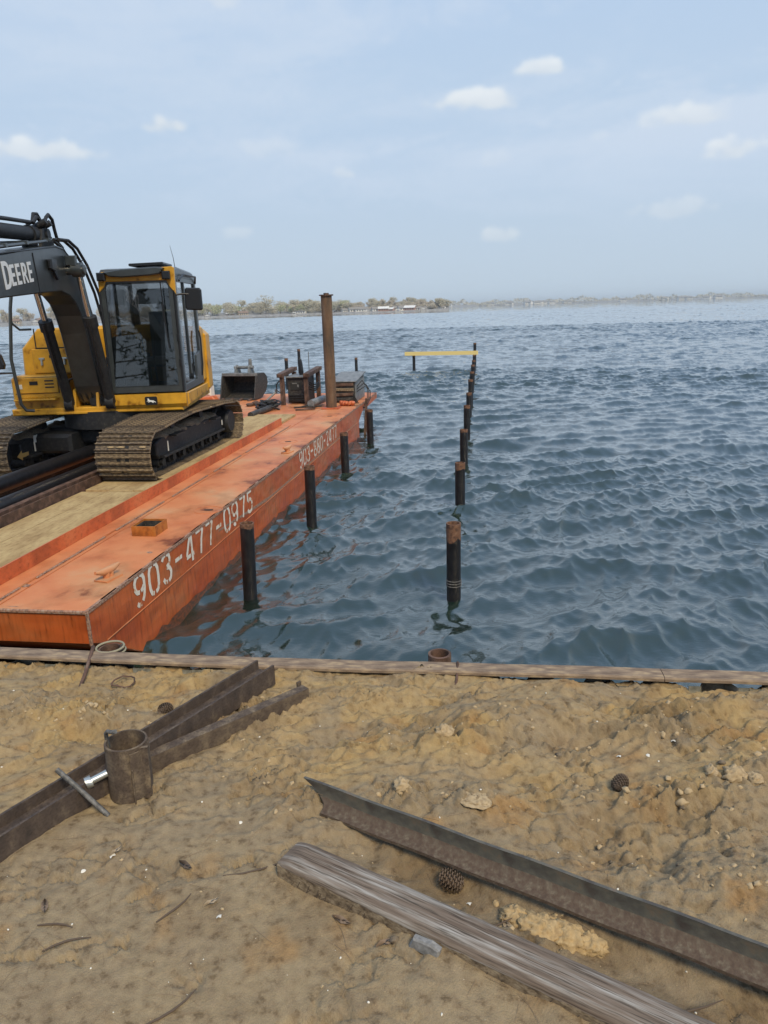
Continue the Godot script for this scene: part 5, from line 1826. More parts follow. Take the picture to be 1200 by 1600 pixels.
func build_deck_gear():
	var mb: MB
	var rng := RandomNumberGenerator.new()
	rng.seed = 55
	# timber mats: planks under the tracks
	var mats := [[-.93, -1.78, "pale plank mat under the right track at the near end of the deck", -.4, 3.1], [-.93, -1.78, "pale plank mat under the middle of the right track", 3.13, 6.6], [-.93, -1.78, "pale plank mat under the rear of the right track", 6.63, 9.0], [-2.9, -3.72, "plank mat under the left track", .5, 7.9]]
	for q in mats:
		var t := thing("timber_mat", q[2], "mat", BT, "plank mats on the barge deck")
		var w: float = (q[0] - q[1]) / 3.0
		for k in 3:
			mb = MB.new()
			mb.box(Vector3(q[0] - w * (k + .5), .02 + rng.randf_range(-.002, .002), -(q[3] + q[4]) / 2 + rng.randf_range(-.02, .02)), Vector3(w - .005, .036, q[4] - q[3] - .03), Transform3D.IDENTITY, .004)
			obj("plank", mb, M.mat_wood, t)
	# rusty channel and pipes between the tracks
	mb = MB.new()
	channel(mb, Vector3(-1.86, .0, .6), Vector3(-1.86, .0, -8.2), .10, .13)
	tag(obj("deck_channel", mb, M.rust, self, BT), "rust brown steel channel lying on deck beside the pale mat", "steel channel")
	mb = MB.new()
	channel(mb, Vector3(-2.72, .0, .4), Vector3(-2.72, .0, -8.0), .10, .13)
	tag(obj("deck_channel", mb, M.rust, self, BT), "rust brown steel channel beside the left track on deck", "steel channel")
	var pipes := [[-2.45, .20, .4, -8.6, .085, M.pile, "thick shiny black pipe lying on the deck between the tracks"], [-2.15, .095, .6, -8.0, .075, M.pile, "lower black pipe lying under the thick one on deck"], [-2.02, .06, -1.95, -8.4, .05, M.rust, "short rusty pipe with open mouth beside the deck channel"], [-2.6, .07, .3, -7.6, .065, M.dark_frame, "dark pipe between the deck channel and left track"], [-1.93, .06, 8.9 - 18.1, -9.55 - .0, .05, M.rust, ""]]
	for i in 4:
		var q: Array = pipes[i]
		var p := MB.new()
		var r: float = q[4]
		p.lathe([V(r, 0), V(r, q[2] - q[3]), V(r - .01, q[2] - q[3]), V(r - .01, q[2] - q[3] - .3), V(.001, q[2] - q[3] - .3)], 20, Transform3D(Basis(Vector3.RIGHT, Vector3(0, 0, 1), Vector3(0, -1, 0)), Vector3(q[0], q[1], q[3])), true)
		tag(obj("deck_pipe", p, q[5], self, BT), q[6], "pipe")
	mb = MB.new()
	mb.tube([Vector3(-1.72, .055, -8.75), Vector3(-1.64, .055, -9.75)], .055, 14)
	tag(obj("deck_pipe", mb, M.dark_frame, self, BT), "short grey pipe end showing behind the right track", "pipe")
	# spud pole with flange
	var sp := thing("spud_pole", "tall rusty steel spud pole rising through the barge deck", "spud pole", bt(10.0, -.48, .024))
	mb = MB.new()
	mb.lathe([V(.104, -1.6), V(.104, 2.09), V(.001, 2.09)], 28, Transform3D.IDENTITY, true)
	obj("pole", mb, M.rust_orange, sp)
	mb = MB.new()
	mb.lathe([V(.001, 2.09), V(.135, 2.09), V(.135, 2.112), V(.05, 2.113), V(.05, 2.14), V(.001, 2.14)], 28)
	obj("flange", mb, M.rust, sp)
	# spare bucket, mouth towards the shore
	var bk := thing("excavator_bucket", "dark grey digging bucket standing on deck behind the machine", "bucket", bt(11.9, -2.86, 0.0, -.12))
	mb = MB.new()
	var prof := [V(.42, .02), V(.28, .0), V(.02, .02), V(-.22, .14), V(-.34, .32), V(-.30, .47), V(-.18, .55), V(.20, .56)]
	# shell with thickness
	var inn := []
	for p in prof:
		inn.append(p)
	for i in range(prof.size() - 1, -1, -1):
		inn.append(prof[i] + (V(.06, .32) - prof[i]).normalized() * .03)
	mb.prism(PackedVector2Array(inn), -.40, .40, Transform3D(Basis(Vector3(0, 0, 1), Vector3.UP, Vector3(1, 0, 0)), Vector3.ZERO))
	obj("shell", mb, M.dark_frame, bk)
	for s in [-1, 1]:
		mb = MB.new()
		yz_prism(mb, [V(.42, .02), V(.28, .0), V(.02, .02), V(-.22, .14), V(-.34, .32), V(-.30, .47), V(-.18, .55), V(.20, .56), V(.26, .50)], s * .405 - .014, s * .405 + .014, .004)
		obj("side_plate", mb, M.dark_frame, bk)
	mb = MB.new()
	mb.box(Vector3(0, .54, .21), Vector3(.84, .07, .05), Transform3D.IDENTITY, .008)
	obj("lip_bar", mb, M.tin, bk)
	for i in 4:
		mb = MB.new()
		mb.prism(PackedVector2Array([V(.40, -.01), V(.56, .0), V(.56, .02), V(.40, .05)]), -.33 + i * .22 - .03, -.33 + i * .22 + .03, Transform3D(Basis(Vector3(0, 0, 1), Vector3.UP, Vector3(1, 0, 0)), Vector3.ZERO), .004)
		obj("tooth", mb, M.rust, bk)
	mb = MB.new()
	for x in [-.16, .16]:
		yz_prism(mb, [V(-.2, .54), V(.1, .56), V(.06, .70), V(-.02, .74), V(-.12, .70)], x - .02, x + .02, .005)
	mb.tube([Vector3(-.22, .68, -.02), Vector3(.24, .68, -.02)], .035, 12)
	mb.tube([Vector3(.16, .66, -.04), Vector3(.16, .86, -.04)], [.05, .035], 10)
	obj("hanger", mb, M.tin, bk)
	# power unit inside its open frame
	var pu := thing("power_unit", "black engine power unit inside a dark post and rail frame", "engine unit", bt(10.55, -1.36, 0.0))
	for x in [-.25, .25]:
		mb = MB.new()
		mb.box(Vector3(x, .29, -.03), Vector3(.085, .58, .085), Transform3D.IDENTITY, .006)
		obj("post", mb, M.rust, pu)
		mb = MB.new()
		mb.box(Vector3(x * 1.05, .29, -1.05), Vector3(.085, .60, .085), Transform3D.IDENTITY, .006)
		obj("post", mb, M.rust, pu)
		mb = MB.new()
		mb.bar(Vector3(x * 1.1, .60, .06), Vector3(x * 1.1, .655, -1.15), .12, .075, Vector3.UP, .008)
		obj("top_rail", mb, M.rust, pu)
	mb = MB.new()
	mb.box(Vector3(0, .27, -.58), Vector3(.40, .50, .72), Transform3D.IDENTITY, .02)
	obj("engine_box", mb, M.dark_frame, pu)
	mb = MB.new()
	mb.box(Vector3(0, .545, -.55), Vector3(.42, .03, .76), Transform3D.IDENTITY, .008)
	obj("lid", mb, M.tin, pu)
	mb = MB.new()
	for y in [.07, .12, .17]:
		mb.box(Vector3(0, y, -.21), Vector3(.36, .022, .02), Transform3D.IDENTITY, .004)
	obj("grille", mb, M.black, pu)
	mb = MB.new()
	mb.box(Vector3(-.02, .36, -.215), Vector3(.22, .16, .02), Transform3D.IDENTITY, .006)
	obj("control_panel", mb, M.interior, pu)
	mb = MB.new()
	mb.box(Vector3(-.04, .42, -.203), Vector3(.1, .022, .004))
	mb.box(Vector3(.03, .37, -.203), Vector3(.03, .05, .004))
	obj("panel_label", mb, M.tin, pu)
	mb = MB.new()
	mb.tube([Vector3(.02, .56, -.6), Vector3(.0, .80, -.6), Vector3(-.01, .88, -.6)], [.05, .05, .04], 10)
	obj("exhaust", mb, M.black, pu)
	mb = MB.new()
	for k in 4:
		mb.tube([Vector3(.21, .45 - k * .05, -.3), Vector3(.33, .36 - k * .04, -.45), Vector3(.36, .40 - k * .03, -.7), Vector3(.30, .50, -.95)], .013, 7)
	mb.tube([Vector3(-.30, .5, .0), Vector3(-.36, .42, .02), Vector3(-.36, .3, .0), Vector3(-.29, .26, .0)], .013, 7)
	obj("hose", mb, M.black_rubber, pu)
	# covered box at the stern corner
	var cb := thing("stern_box", "grey tin covered box with rotting timber front at the stern corner", "box", bt(10.85, -.40, 0.0))
	mb = MB.new()
	mb.prism(PackedVector2Array([V(-.02, .0), V(1.1, .0), V(1.1, .50), V(-.02, .40)]), -.22, .24, Transform3D(Basis(Vector3(0, 0, -1), Vector3.UP, Vector3.RIGHT), Vector3.ZERO), .006)
	obj("body", mb, M.dark_frame, cb)
	mb = MB.new()
	mb.bar(Vector3(0.01, .43, .05), Vector3(0.01, .53, -1.15), .54, .022, Vector3.UP, .005)
	obj("tin_lid", mb, M.tin, cb)
	mb = MB.new()
	mb.box(Vector3(.243, .22, -.56), Vector3(.012, .42, 1.1), Transform3D.IDENTITY, .003)
	obj("tin_side", mb, M.tin, cb)
	for k in 4:
		mb = MB.new()
		mb.box(Vector3(rng.randf_range(-.02, .02), .07 + k * .1, .035), Vector3(.44, .06, .03), Transform3D(Basis(Vector3(0, 0, 1), rng.randf_range(-.06, .06)), Vector3.ZERO), .006)
		obj("board", mb, [M.dark_frame, M.rust, M.wood_sawn, M.rust][k], cb)
	# orange clutter, hoses and the leaning post at the corner
	mb = MB.new()
	for k in 5:
		mb.blob(Vector3(-.12 + k * .06, .05, rng.randf_range(-.05, .05)), Vector3(.05, .05, .06), .3, 300 + k, 6, 8)
	tag(obj("orange_buoy_scraps", mb, M.coam, self, bt(10.35, -.24, 0.0)), "faded orange scraps heaped at the foot of the stern box", "scrap heap")
	mb = MB.new()
	for k in 3:
		var x := .02 + k * .03
		mb.tube([Vector3(-.1, .3 - k * .05, -.3), Vector3(x - .02, .42 - k * .06, -.45), Vector3(x + .08, .30 - k * .05, -.5), Vector3(x + .09, .05, -.4), Vector3(x + .02, -.12, -.2), Vector3(x - .06, -.05, .0), Vector3(-.12, .12 + k * .04, .0)], .010, 7)
	tag(obj("hanging_hose", mb, M.black_rubber, self, bt(10.7, -.06, 0.0)), "thin hoses looping over the stern corner of the barge", "hose")
	mb = MB.new()
	mb.bar(Vector3(0, -.7, 0), Vector3(.06, .10, 0), .035, .05, Vector3.UP, .006)
	tag(obj("leaning_bar", mb, M.rust, self, bt(10.75, .03, 0.0)), "rusty flat bar leaning into the water at the stern corner", "bar")
	mb = MB.new()
	for k in 5:
		mb.tube(circle(Vector3(0, -k * .03, 0), .016, 8, 0.0, 1, Basis(Vector3.RIGHT, PI / 2) * Basis(Vector3.UP, (k % 2) * 1.2)), .004, 5)
	mb.tube([Vector3(0, -.15, 0), Vector3(.0, -.19, 0), Vector3(.02, -.215, 0), Vector3(.035, -.20, 0), Vector3(.032, -.18, 0)], .007, 6)
	tag(obj("chain_hook", mb, M.black, self, bt(10.6, .06, -.12)), "small black hook hanging on a chain at the stern", "hook")
	# cable heap and odd steel near the power unit
	mb = MB.new()
	for k in 16:
		mb.tube(circle(Vector3(rng.randf_range(-.1, .1), .02 + k * .008, rng.randf_range(-.1, .1)), rng.randf_range(.10, .22), 18, .12, 40 + k, Basis(Vector3.RIGHT, rng.randf_range(-.35, .35)) * Basis(Vector3.FORWARD, rng.randf_range(-.35, .35))), .014, 6)
	tag(obj("cable_heap", mb, M.cable, self, bt(9.95, -1.72, 0.0)), "tangled heap of black cable on the deck before the power unit", "cable")
	mb = MB.new()
	for k in 10:
		mb.blob(Vector3(rng.randf_range(-.3, .25), .03, rng.randf_range(-.2, .2)), Vector3(rng.randf_range(.04, .09), rng.randf_range(.03, .07), rng.randf_range(.05, .1)), .35, 70 + k, 5, 8)
	tag(obj("scrap_heap", mb, M.rust, self, bt(10.6, -2.05, 0.0)), "low heap of rusty scrap between the bucket and cable", "scrap heap")
	mb = MB.new()
	mb.tube([Vector3(-.15, .04, .1), Vector3(.08, .26, -.1)], .022, 8)
	mb.box(Vector3(.09, .28, -.11), Vector3(.05, .09, .04), Transform3D.IDENTITY, .006)
	tag(obj("jack_handle", mb, M.tin, self, bt(10.5, -1.85, 0.0)), "grey jack handle sticking up out of the cable heap", "tool")
	mb = MB.new()
	mb.tube([Vector3(-.02, .10, .15), Vector3(.10, .12, -.5)], .075, 14)
	tag(obj("gas_cylinder", mb, M.tin, self, bt(10.1, -.86, 0.0)), "grey cylinder lying on deck left of the spud pole", "cylinder")
	mb = MB.new()
	mb.bar(Vector3(-.26, .02, .08), Vector3(.10, .025, -.05), .05, .025, Vector3.UP, .004)
	tag(obj("steel_offcut", mb, M.rust, self, bt(9.75, -.86, 0.0)), "rusty flat offcut lying before the cylinder on deck", "offcut")
	mb = MB.new()
	mb.bar(Vector3(-.3, .03, .02), Vector3(.25, .05, -.02), .03, .03, Vector3.UP, .004)
	mb.bar(Vector3(-.1, .06, .15), Vector3(.02, .05, -.3), .035, .03, Vector3.UP, .004)
	tag(obj("steel_offcut", mb, M.dark_frame, self, bt(9.95, -.92, 0.0)), "crossed dark bars lying against the cylinder on deck", "offcut")
	mb = MB.new()
	mb.box(Vector3(0, .14, 0), Vector3(.34, .22, .3), Transform3D.IDENTITY, .05)
	tag(obj("foam_float", mb, M.foam, self, bt(12.2, -3.9, 0.0)), "white foam float at the far edge of the deck left of the bucket", "float")
	mb = MB.new()
	mb.prism(PackedVector2Array([V(-.4, 0), V(.4, 0), V(.3, .13), V(-.32, .10)]), -.12, .12, Transform3D.IDENTITY, .02)
	tag(obj("orange_bin", mb, M.coam, self, bt(11.3, -3.66, 0.0)), "low orange steel piece behind the right track", "steel piece")

func channel(mb: MB, a: Vector3, b: Vector3, w: float, h: float):
	# open side up: web below, two flanges
	mb.bar(a + Vector3(-w / 2, h / 2, 0), b + Vector3(-w / 2, h / 2, 0), .009, h, Vector3.UP, .002)
	mb.bar(a + Vector3(w / 2, h / 2, 0), b + Vector3(w / 2, h / 2, 0), .009, h, Vector3.UP, .002)
	mb.bar(a + Vector3(0, h * .5, 0), b + Vector3(0, h * .5, 0), w - .01, .008, Vector3.UP, .002)

# ---------------------------------------------------------------- steel and timber on the sand
func build_sand_steel():
	var mb := MB.new()
	# H-beam lying on its flange edges
	var a := Vector3(-1.80, -.02, -1.10)
	var b := Vector3(-.552, -.008, -3.02)
	hbeam(mb, a, b, .095, .092)
	tag(obj("steel_beam", mb, M.beam), "long dark rusty H beam lying from the lower left to the seawall", "steel beam")
	# smaller channel beside it with a short end plate
	mb = MB.new()
	var c := Vector3(-.93, -.038, -2.325)
	var d := Vector3(-.345, -.034, -2.835)
	var dir := (d - c).normalized()
	var side := dir.cross(Vector3.UP).normalized()
	mb.bar(c + Vector3(0, .04, 0), d + Vector3(0, .04, 0), .009, .085, Vector3.UP, .002)
	mb.bar(c + Vector3(0, .081, 0) - side * .018, d + Vector3(0, .081, 0) - side * .018, .044, .009, Vector3.UP, .002)
	mb.bar(d - dir * .02 + Vector3(0, .05, 0) - side * .055, d + Vector3(0, .05, 0) - side * .055, .008, .095)
	tag(obj("steel_channel", mb, M.muddy), "shorter mud smeared steel channel lying beside the long beam", "steel channel")
	# pile driving collar standing on the sand
	var p := thing("driving_collar", "rusty upright pipe collar with a clamp bolt standing against the beam", "pipe collar", Transform3D(Basis(Vector3.UP, .1) * Basis(Vector3.FORWARD, .02), Vector3(-.922, -.02, -2.262)))
	mb = MB.new()
	mb.lathe([V(.071, .0), V(.071, .205), V(.064, .206), V(.064, .02)], 36, Transform3D.IDENTITY, true, .015)
	obj("pipe", mb, M.muddy, p)
	mb = MB.new()
	# outer half sleeve on the right with raised vertical edges
	for k in 12:
		var a0 := deg_to_rad(-70 + k * 10.5)
		var a1 := deg_to_rad(-70 + (k + 1) * 10.5)
		var r0 := .076
		var y0 := .012
		var y1 := .19
		mb.quad(Vector3(cos(a0) * r0, y0, -sin(a0) * r0), Vector3(cos(a1) * r0, y0, -sin(a1) * r0), Vector3(cos(a1) * r0, y1, -sin(a1) * r0), Vector3(cos(a0) * r0, y1, -sin(a0) * r0), 1)
		mb.quad(Vector3(cos(a0) * r0, y1, -sin(a0) * r0), Vector3(cos(a1) * r0, y1, -sin(a1) * r0), Vector3(cos(a1) * .07, y1, -sin(a1) * .07), Vector3(cos(a0) * .07, y1, -sin(a0) * .07))
	mb.bar(Vector3(.066, .0, .04), Vector3(.066, .2, .04), .012, .03)
	mb.tube([Vector3(.03, .0, .0715), Vector3(.03, .13, .0715)], .003, 5)
	obj("sleeve", mb, M.muddy, p)
	mb = MB.new()
	mb.tube([Vector3(-.066, .17, -.02), Vector3(-.068, .228, -.015), Vector3(-.058, .241, -.005), Vector3(-.035, .251, .02), Vector3(-.022, .259, .03)], .0075, 8)
	obj("bent_rod", mb, M.rod, p)
	mb = MB.new()
	mb.tube([Vector3(-.066, .102, .03), Vector3(-.118, .088, .055)], .0125, 12)
	mb.tube([Vector3(-.112, .0895, .052), Vector3(-.130, .085, .061)], .021, 6)
	obj("clamp_bolt", mb, M.zinc, p)
	mb = MB.new()
	mb.tube([Vector3(-.215, .155, .07), Vector3(-.135, .085, .098), Vector3(-.045, .008, .135)], .0085, 8)
	obj("turn_bar", mb, M.rod, p)
	# angle iron: folded section swept along a line, left end cut on a curve
	var ai := thing("angle_iron", "long rusty angle iron with grey upper leg lying across the right foreground", "angle iron", Transform3D.IDENTITY)
	var prof_grey := [V(.047, .074), V(.050, .049), V(.046, .028)]
	var prof_rust := [V(.046, .028), V(.038, .013), V(.026, .007), V(.0, .003)]
	var la := Vector3(-.325, .005, -2.13)
	var lb := Vector3(1.65, .03, -.89)
	var ax := (lb - la).normalized()
	var back := Vector3.UP.cross(ax).normalized()
	if back.z > 0: back = -back
	for part in 2:
		mb = MB.new()
		var prof: Array = [prof_grey, prof_rust][part]
		var n := 60
		var rows := []
		for i in n + 1:
			var row := []
			for side2 in 2:
				for q in prof:
					var start: float = .10 * pow(clampf((.074 - q.y) / .071, 0.0, 1.0), .9)
					var f := float(i) / n
					var pos := la.lerp(lb, f)
					pos += ax * start * pow(1.0 - f, 8.0)
					var th := .0 if side2 == 0 else .010
					var nrm := V(1, -.9).normalized() if q.y < .04 and q.y > .01 else (V(1, 0) if q.y > .03 else V(0, -1))
					var qq: Vector2 = q + nrm * th
					row.append(pos + back * qq.x + Vector3.UP * (qq.y + .0015 * sin(f * 40.0)))
			rows.append(row)
		var m := prof.size()
		for i in n:
			for k in m - 1:
				mb.quad(rows[i][k], rows[i][k + 1], rows[i + 1][k + 1], rows[i + 1][k], 1)
				mb.quad(rows[i][m + k], rows[i + 1][m + k], rows[i + 1][m + k + 1], rows[i][m + k + 1], 2)
			var tip: int = 0 if part == 0 else m - 1
			mb.quad(rows[i][tip], rows[i + 1][tip], rows[i + 1][m + tip], rows[i][m + tip])
		for k in m - 1:
			mb.quad(rows[0][k], rows[0][m + k], rows[0][m + k + 1], rows[0][k + 1])
		obj(["upper_leg", "lower_leg"][part], mb, [M.iron_grey, M.iron][part], ai)
	# timber post
	var wp := thing("timber_post", "grey weathered square timber lying across the lower right foreground", "timber", Transform3D.IDENTITY)
	var wa := Vector3(-.318, -.035, -1.862)
	var wb := Vector3(1.13, -.035, -.93)
	var wx := (wb - wa).normalized()
	var L := wa.distance_to(wb)
	var wt := Transform3D(Basis(Vector3.UP.cross(wx).normalized() * 1.22, wx.cross(Vector3.UP.cross(wx).normalized()), wx), wa)
	# sides: rough sawn body with wane; the face towards the camera carries checks cut across the grain
	mb = MB.new()
	mb.prism(PackedVector2Array([V(-.047, .0), V(.047, .0), V(.047, .074), V(-.047, .074)]), 0.0, L, Transform3D.IDENTITY, .004)
	obj("body", mb, M.wood_sawn, wp, wt)
	mb = MB.new()
	var wr := RandomNumberGenerator.new()
	wr.seed = 12
	var rows2 := []
	var seg := 70
	for i in seg + 1:
		var z := L * i / seg
		var e := .012 if i == 0 else (.004 if i == 1 else 0.0)
		var row := []
		for q in [V(-.0475, .072), V(-.047, .080), V(-.042, .0885), V(-.020, .0905), V(.0, .090), V(.020, .0908), V(.041, .0885), V(.0468, .080), V(.0475, .072)]:
			row.append(Vector3(q.x * (1.0 - e * 6.0) + wr.randf_range(-.0008, .0008), q.y - e * (1.0 if q.y > .075 else 0.0) + wr.randf_range(-.0007, .0007), z))
		rows2.append(row)
	for i in seg:
		for k in 8:
			mb.quad(rows2[i][k + 1], rows2[i][k], rows2[i + 1][k], rows2[i + 1][k + 1], 1)
	for k in 7:
		mb.tri(rows2[0][0], rows2[0][k + 1], rows2[0][k + 2])
	obj("weathered_top", mb, M.wood_grey, wp, wt)
	# which side faces the camera
	var sx := -1.0 if (wt.basis * Vector3(-1, 0, 0)).z > 0.0 else 1.0
	mb = MB.new()
	for i in 150:
		var z := wr.randf_range(.04, L - .05)
		var y0 := wr.randf_range(.004, .03)
		var y1 := y0 + wr.randf_range(.012, .04)
		var lean := wr.randf_range(.006, .024)
		mb.bar(wt * Vector3(sx * .0475, y0, z), wt * Vector3(sx * .0475, minf(y1, .073), z + lean), .0016, .0014)
	obj("sawn_checks", mb, M.twig, wp)
	# stakes leaning on the cap
	for q in [[Vector3(-1.452, .035, -3.345), Vector3(-1.40, -.055, -2.94), .009, "rusty rod leaning over the seawall cap near the barge"], [Vector3(.315, .03, -3.07), Vector3(.27, -.04, -2.86), .006, "thin bent rod hooked over the seawall cap near the pipe stub"]]:
		mb = MB.new()
		var p0: Vector3 = q[0]
		var p1: Vector3 = q[1]
		mb.tube([p0, p0.lerp(p1, .5) + Vector3(.008, .008, 0), p1], q[2], 8)
		if q[2] < .008:
			mb.tube([p1, p1 + Vector3(-.03, -.01, .02), p1 + Vector3(-.07, -.012, .02)], .005, 6)
		tag(obj("steel_rod", mb, M.rust), q[3], "rod")
	mb = MB.new()
	mb.tube(circle(Vector3.ZERO, .05, 16, .18, 3), .004, 5)
	tag(obj("wire_loop", mb, M.rust, self, Transform3D(Basis(Vector3.FORWARD, .1), on_sand(-1.22, -3.08, .006))), "small loop of rusty wire on the sand by the seawall", "wire")

func hbeam(mb: MB, a: Vector3, b: Vector3, w: float, h: float):
	var d := (b - a).normalized()
	var s := d.cross(Vector3.UP).normalized()
	mb.bar(a + s * w / 2 + Vector3.UP * h / 2, b + s * w / 2 + Vector3.UP * h / 2, .010, h, Vector3.UP, .002)
	mb.bar(a - s * w / 2 + Vector3.UP * h / 2, b - s * w / 2 + Vector3.UP * h / 2, .010, h, Vector3.UP, .002)
	mb.bar(a + Vector3.UP * h * .5, b + Vector3.UP * h * .5, w - .011, .009, Vector3.UP, .001)

# ---------------------------------------------------------------- litter on the sand
func on_sand(x: float, z: float, up := 0.0) -> Vector3:
	return Vector3(x, sand_h(x, z) + up, z)

func build_litter():
	var rng := RandomNumberGenerator.new()
	rng.seed = 2024
	var mb: MB
	# clods that stand out
	for q in [[1.093, -2.194, .03, .02, "small dark lump of earth at the right beside the larger pair"], [1.16, -2.173, .045, .03, "larger pale lump of earth at the right edge of the sand"], [1.22, -2.15, .035, .02, "lump of earth farthest right on the sand"], [.20, -2.47, .04, .025, "round clod below the seawall in the middle of the sand"], [.27, -2.10, .06, .006, "flat slab of caked sand above the angle iron"], [.03, -2.17, .04, .02, "clod of sand at the left end of the angle iron"]]:
		mb = MB.new()
		mb.lump(Vector3.ZERO, Vector3(q[2] * .9, q[3], q[2] * .7), .55, 1.6, int(absf(q[0]) * 1000))
		tag(obj("earth_clod", mb, M.clod, self, Transform3D(Basis(Vector3.UP, rng.randf() * 6), on_sand(q[0], q[1], q[3] * .05))), q[4], "clod")
	mb = MB.new()
	for q in [[-.09, .0, .05, .03, .035], [-.02, .012, .07, .042, .045], [.05, .0, .065, .036, .042], [.11, -.008, .045, .028, .034], [.02, -.03, .05, .026, .03]]:
		mb.lump(Vector3(q[0], -.006, q[1]), Vector3(q[2], q[3], q[4]), .38, 2.2, 800 + int(q[0] * 100), 22, 36)
	for k in 9:
		mb.lump(Vector3(rng.randfn(0, .11), rng.randf_range(-.012, .0), rng.randfn(.01, .05)), Vector3(rng.randf_range(.01, .022), rng.randf_range(.008, .014), rng.randf_range(.01, .02)), .5, 1.5, 810 + k, 8, 12)
	tag(obj("yellow_clod", mb, M.clod_yellow, self, at(on_sand(.41, -1.625, -.008), -.5)), "crumbly lump of yellow sand between the timber and angle iron", "clod")
	mb = MB.new()
	mb.prism(PackedVector2Array([V(-.045, 0), V(.04, -.004), V(.046, .03), V(.02, .038), V(-.03, .035)]), -.01, .012, Transform3D.IDENTITY, .004)
	tag(obj("grey_stone", mb, M.stone, self, Transform3D(Basis(Vector3.UP, -.55), on_sand(.07, -1.52, .0))), "flat grey stone leaning against the near side of the timber", "stone")
	# pine cones
	for q in [[.165, -1.80, "pine cone lying in the hollow between timber and angle iron", .95], [.776, -2.18, "pine cone lying on open sand at the right", .8], [-.945, -2.79, "pine cone half hidden behind the long steel beam", .8]]:
		var cn := thing("pine_cone", q[2], "pine cone", Transform3D(Basis(Vector3.UP, rng.randf() * 6) * Basis(Vector3.RIGHT, 1.3).scaled(Vector3.ONE * q[3]), on_sand(q[0], q[1], .022)), "pine cones on the sand")
		mb = MB.new()
		mb.blob(Vector3.ZERO, Vector3(.020, .036, .020), .05, 5, 8, 10)
		obj("core", mb, M.cone, cn)
		mb = MB.new()
		for i in 110:
			var f := (i + .5) / 110.0
			var y := lerpf(-.036, .038, f)
			var rr := .030 * sqrt(maxf(0.0, 1.0 - pow(y / .042, 2.0)))
			var an := i * 2.39996
			var o := Vector3(cos(an), 0, sin(an))
			var s := Vector3(-sin(an), 0, cos(an))
			var base := o * rr * .55 + Vector3(0, y - .004, 0)
			var tip := o * (rr + .004) + Vector3(0, y + .004, 0)
			mb.quad(base - s * .003, tip - s * .006, tip + s * .006, base + s * .003)
			mb.quad(tip - s * .006, tip - s * .005 + Vector3(0, -.004, 0), tip + s * .005 + Vector3(0, -.004, 0), tip + s * .006)
		obj("scales", mb, M.cone, cn).set_meta("kind", "stuff")
	# larger shells
	var shell := MB.new()
	for k in 10:
		var a0 := deg_to_rad(-80 + k * 16.0)
		var a1 := deg_to_rad(-80 + (k + 1) * 16.0)
		var p0 := Vector3(0, .004, -.012)
		var mid0 := Vector3(sin(a0) * .009, .007, cos(a0) * .006 - .003)
		var mid1 := Vector3(sin(a1) * .009, .007, cos(a1) * .006 - .003)
		shell.tri(p0, mid0, mid1, 1)
		shell.quad(mid0, Vector3(sin(a0) * .015, 0, cos(a0) * .013), Vector3(sin(a1) * .015, 0, cos(a1) * .013), mid1, 1)
	var sme := shell.mesh(M.shell)
	for q in [[-.486, -1.666, .62, "bright white shell on the beaten sand at the lower left"], [-.865, -1.916, .75, "pale oval shell just below the long beam"], [-.935, -1.857, .55, "small pale shell near the oval one by the beam"], [1.053, -2.416, .8, "white shell on the sand at the right"], [.832, -2.359, .7, "ring shaped pale shell below the muddy clump"], [-.5, -2.06, .5, "white shell speck below the collar"], [.21, -1.74, .6, "white shell in the hollow by the timber"], [.93, -2.34, .6, "white shell beside the muddy clump"]]:
		var o := obj("shell", sme, null, self, Transform3D(Basis(Vector3.UP, rng.randf() * 6).scaled(Vector3.ONE * q[2]), on_sand(q[0], q[1], .001)))
		tag(o, q[3], "shell", "shells on the sand")
	# leaves
	for q in [[-.150, -1.64, .028, M.leaf, "brown leaf lying below the left end of the timber", 1.0], [-.99, -1.72, .026, M.leaf, "curled brown leaf at the left edge of the sand", .4], [-.52, -1.715, .022, M.leaf_pale, "pale leaf beside the bright white shell", 2.2], [-.628, -1.86, .028, M.twig, "dark oak leaf on the beaten sand below the collar", .9], [-.03, -1.555, .026, M.leaf, "brown leaf on the sand by the grey stone", 2.0], [.30, -1.64, .03, M.leaf_pale, "pale narrow leaf upright by the yellow clod", .2], [.55, -1.44, .026, M.leaf, "reddish leaf in the hollow at the lower right", 1.3], [-.86, -1.93, .02, M.leaf_pale, "small tan leaf near the long beam", 2.6]]:
		mb = MB.new()
		var l: float = q[2]
		var pr := [[0.0, .0], [.35, .32], [.65, .36], [.9, .2], [1.15, 0.0]]
		for k in 4:
			var z0: float = (pr[k][0] - .55) * l * 2
			var z1: float = (pr[k + 1][0] - .55) * l * 2
			var w0: float = pr[k][1] * l
			var w1: float = pr[k + 1][1] * l
			for s in [-1, 1]:
				mb.quad(Vector3(0, .002 + .002 * k, z0), Vector3(s * w0, .008 + .003 * sin(k * 2.0), z0), Vector3(s * w1, .008 + .003 * sin(k * 2.0 + 2.0), z1), Vector3(0, .002 + .002 * (k + 1), z1), 1)
		tag(obj("dead_leaf", mb, q[3], self, at(on_sand(q[0], q[1], .002), q[5])), q[4], "leaf", "leaves on the sand")
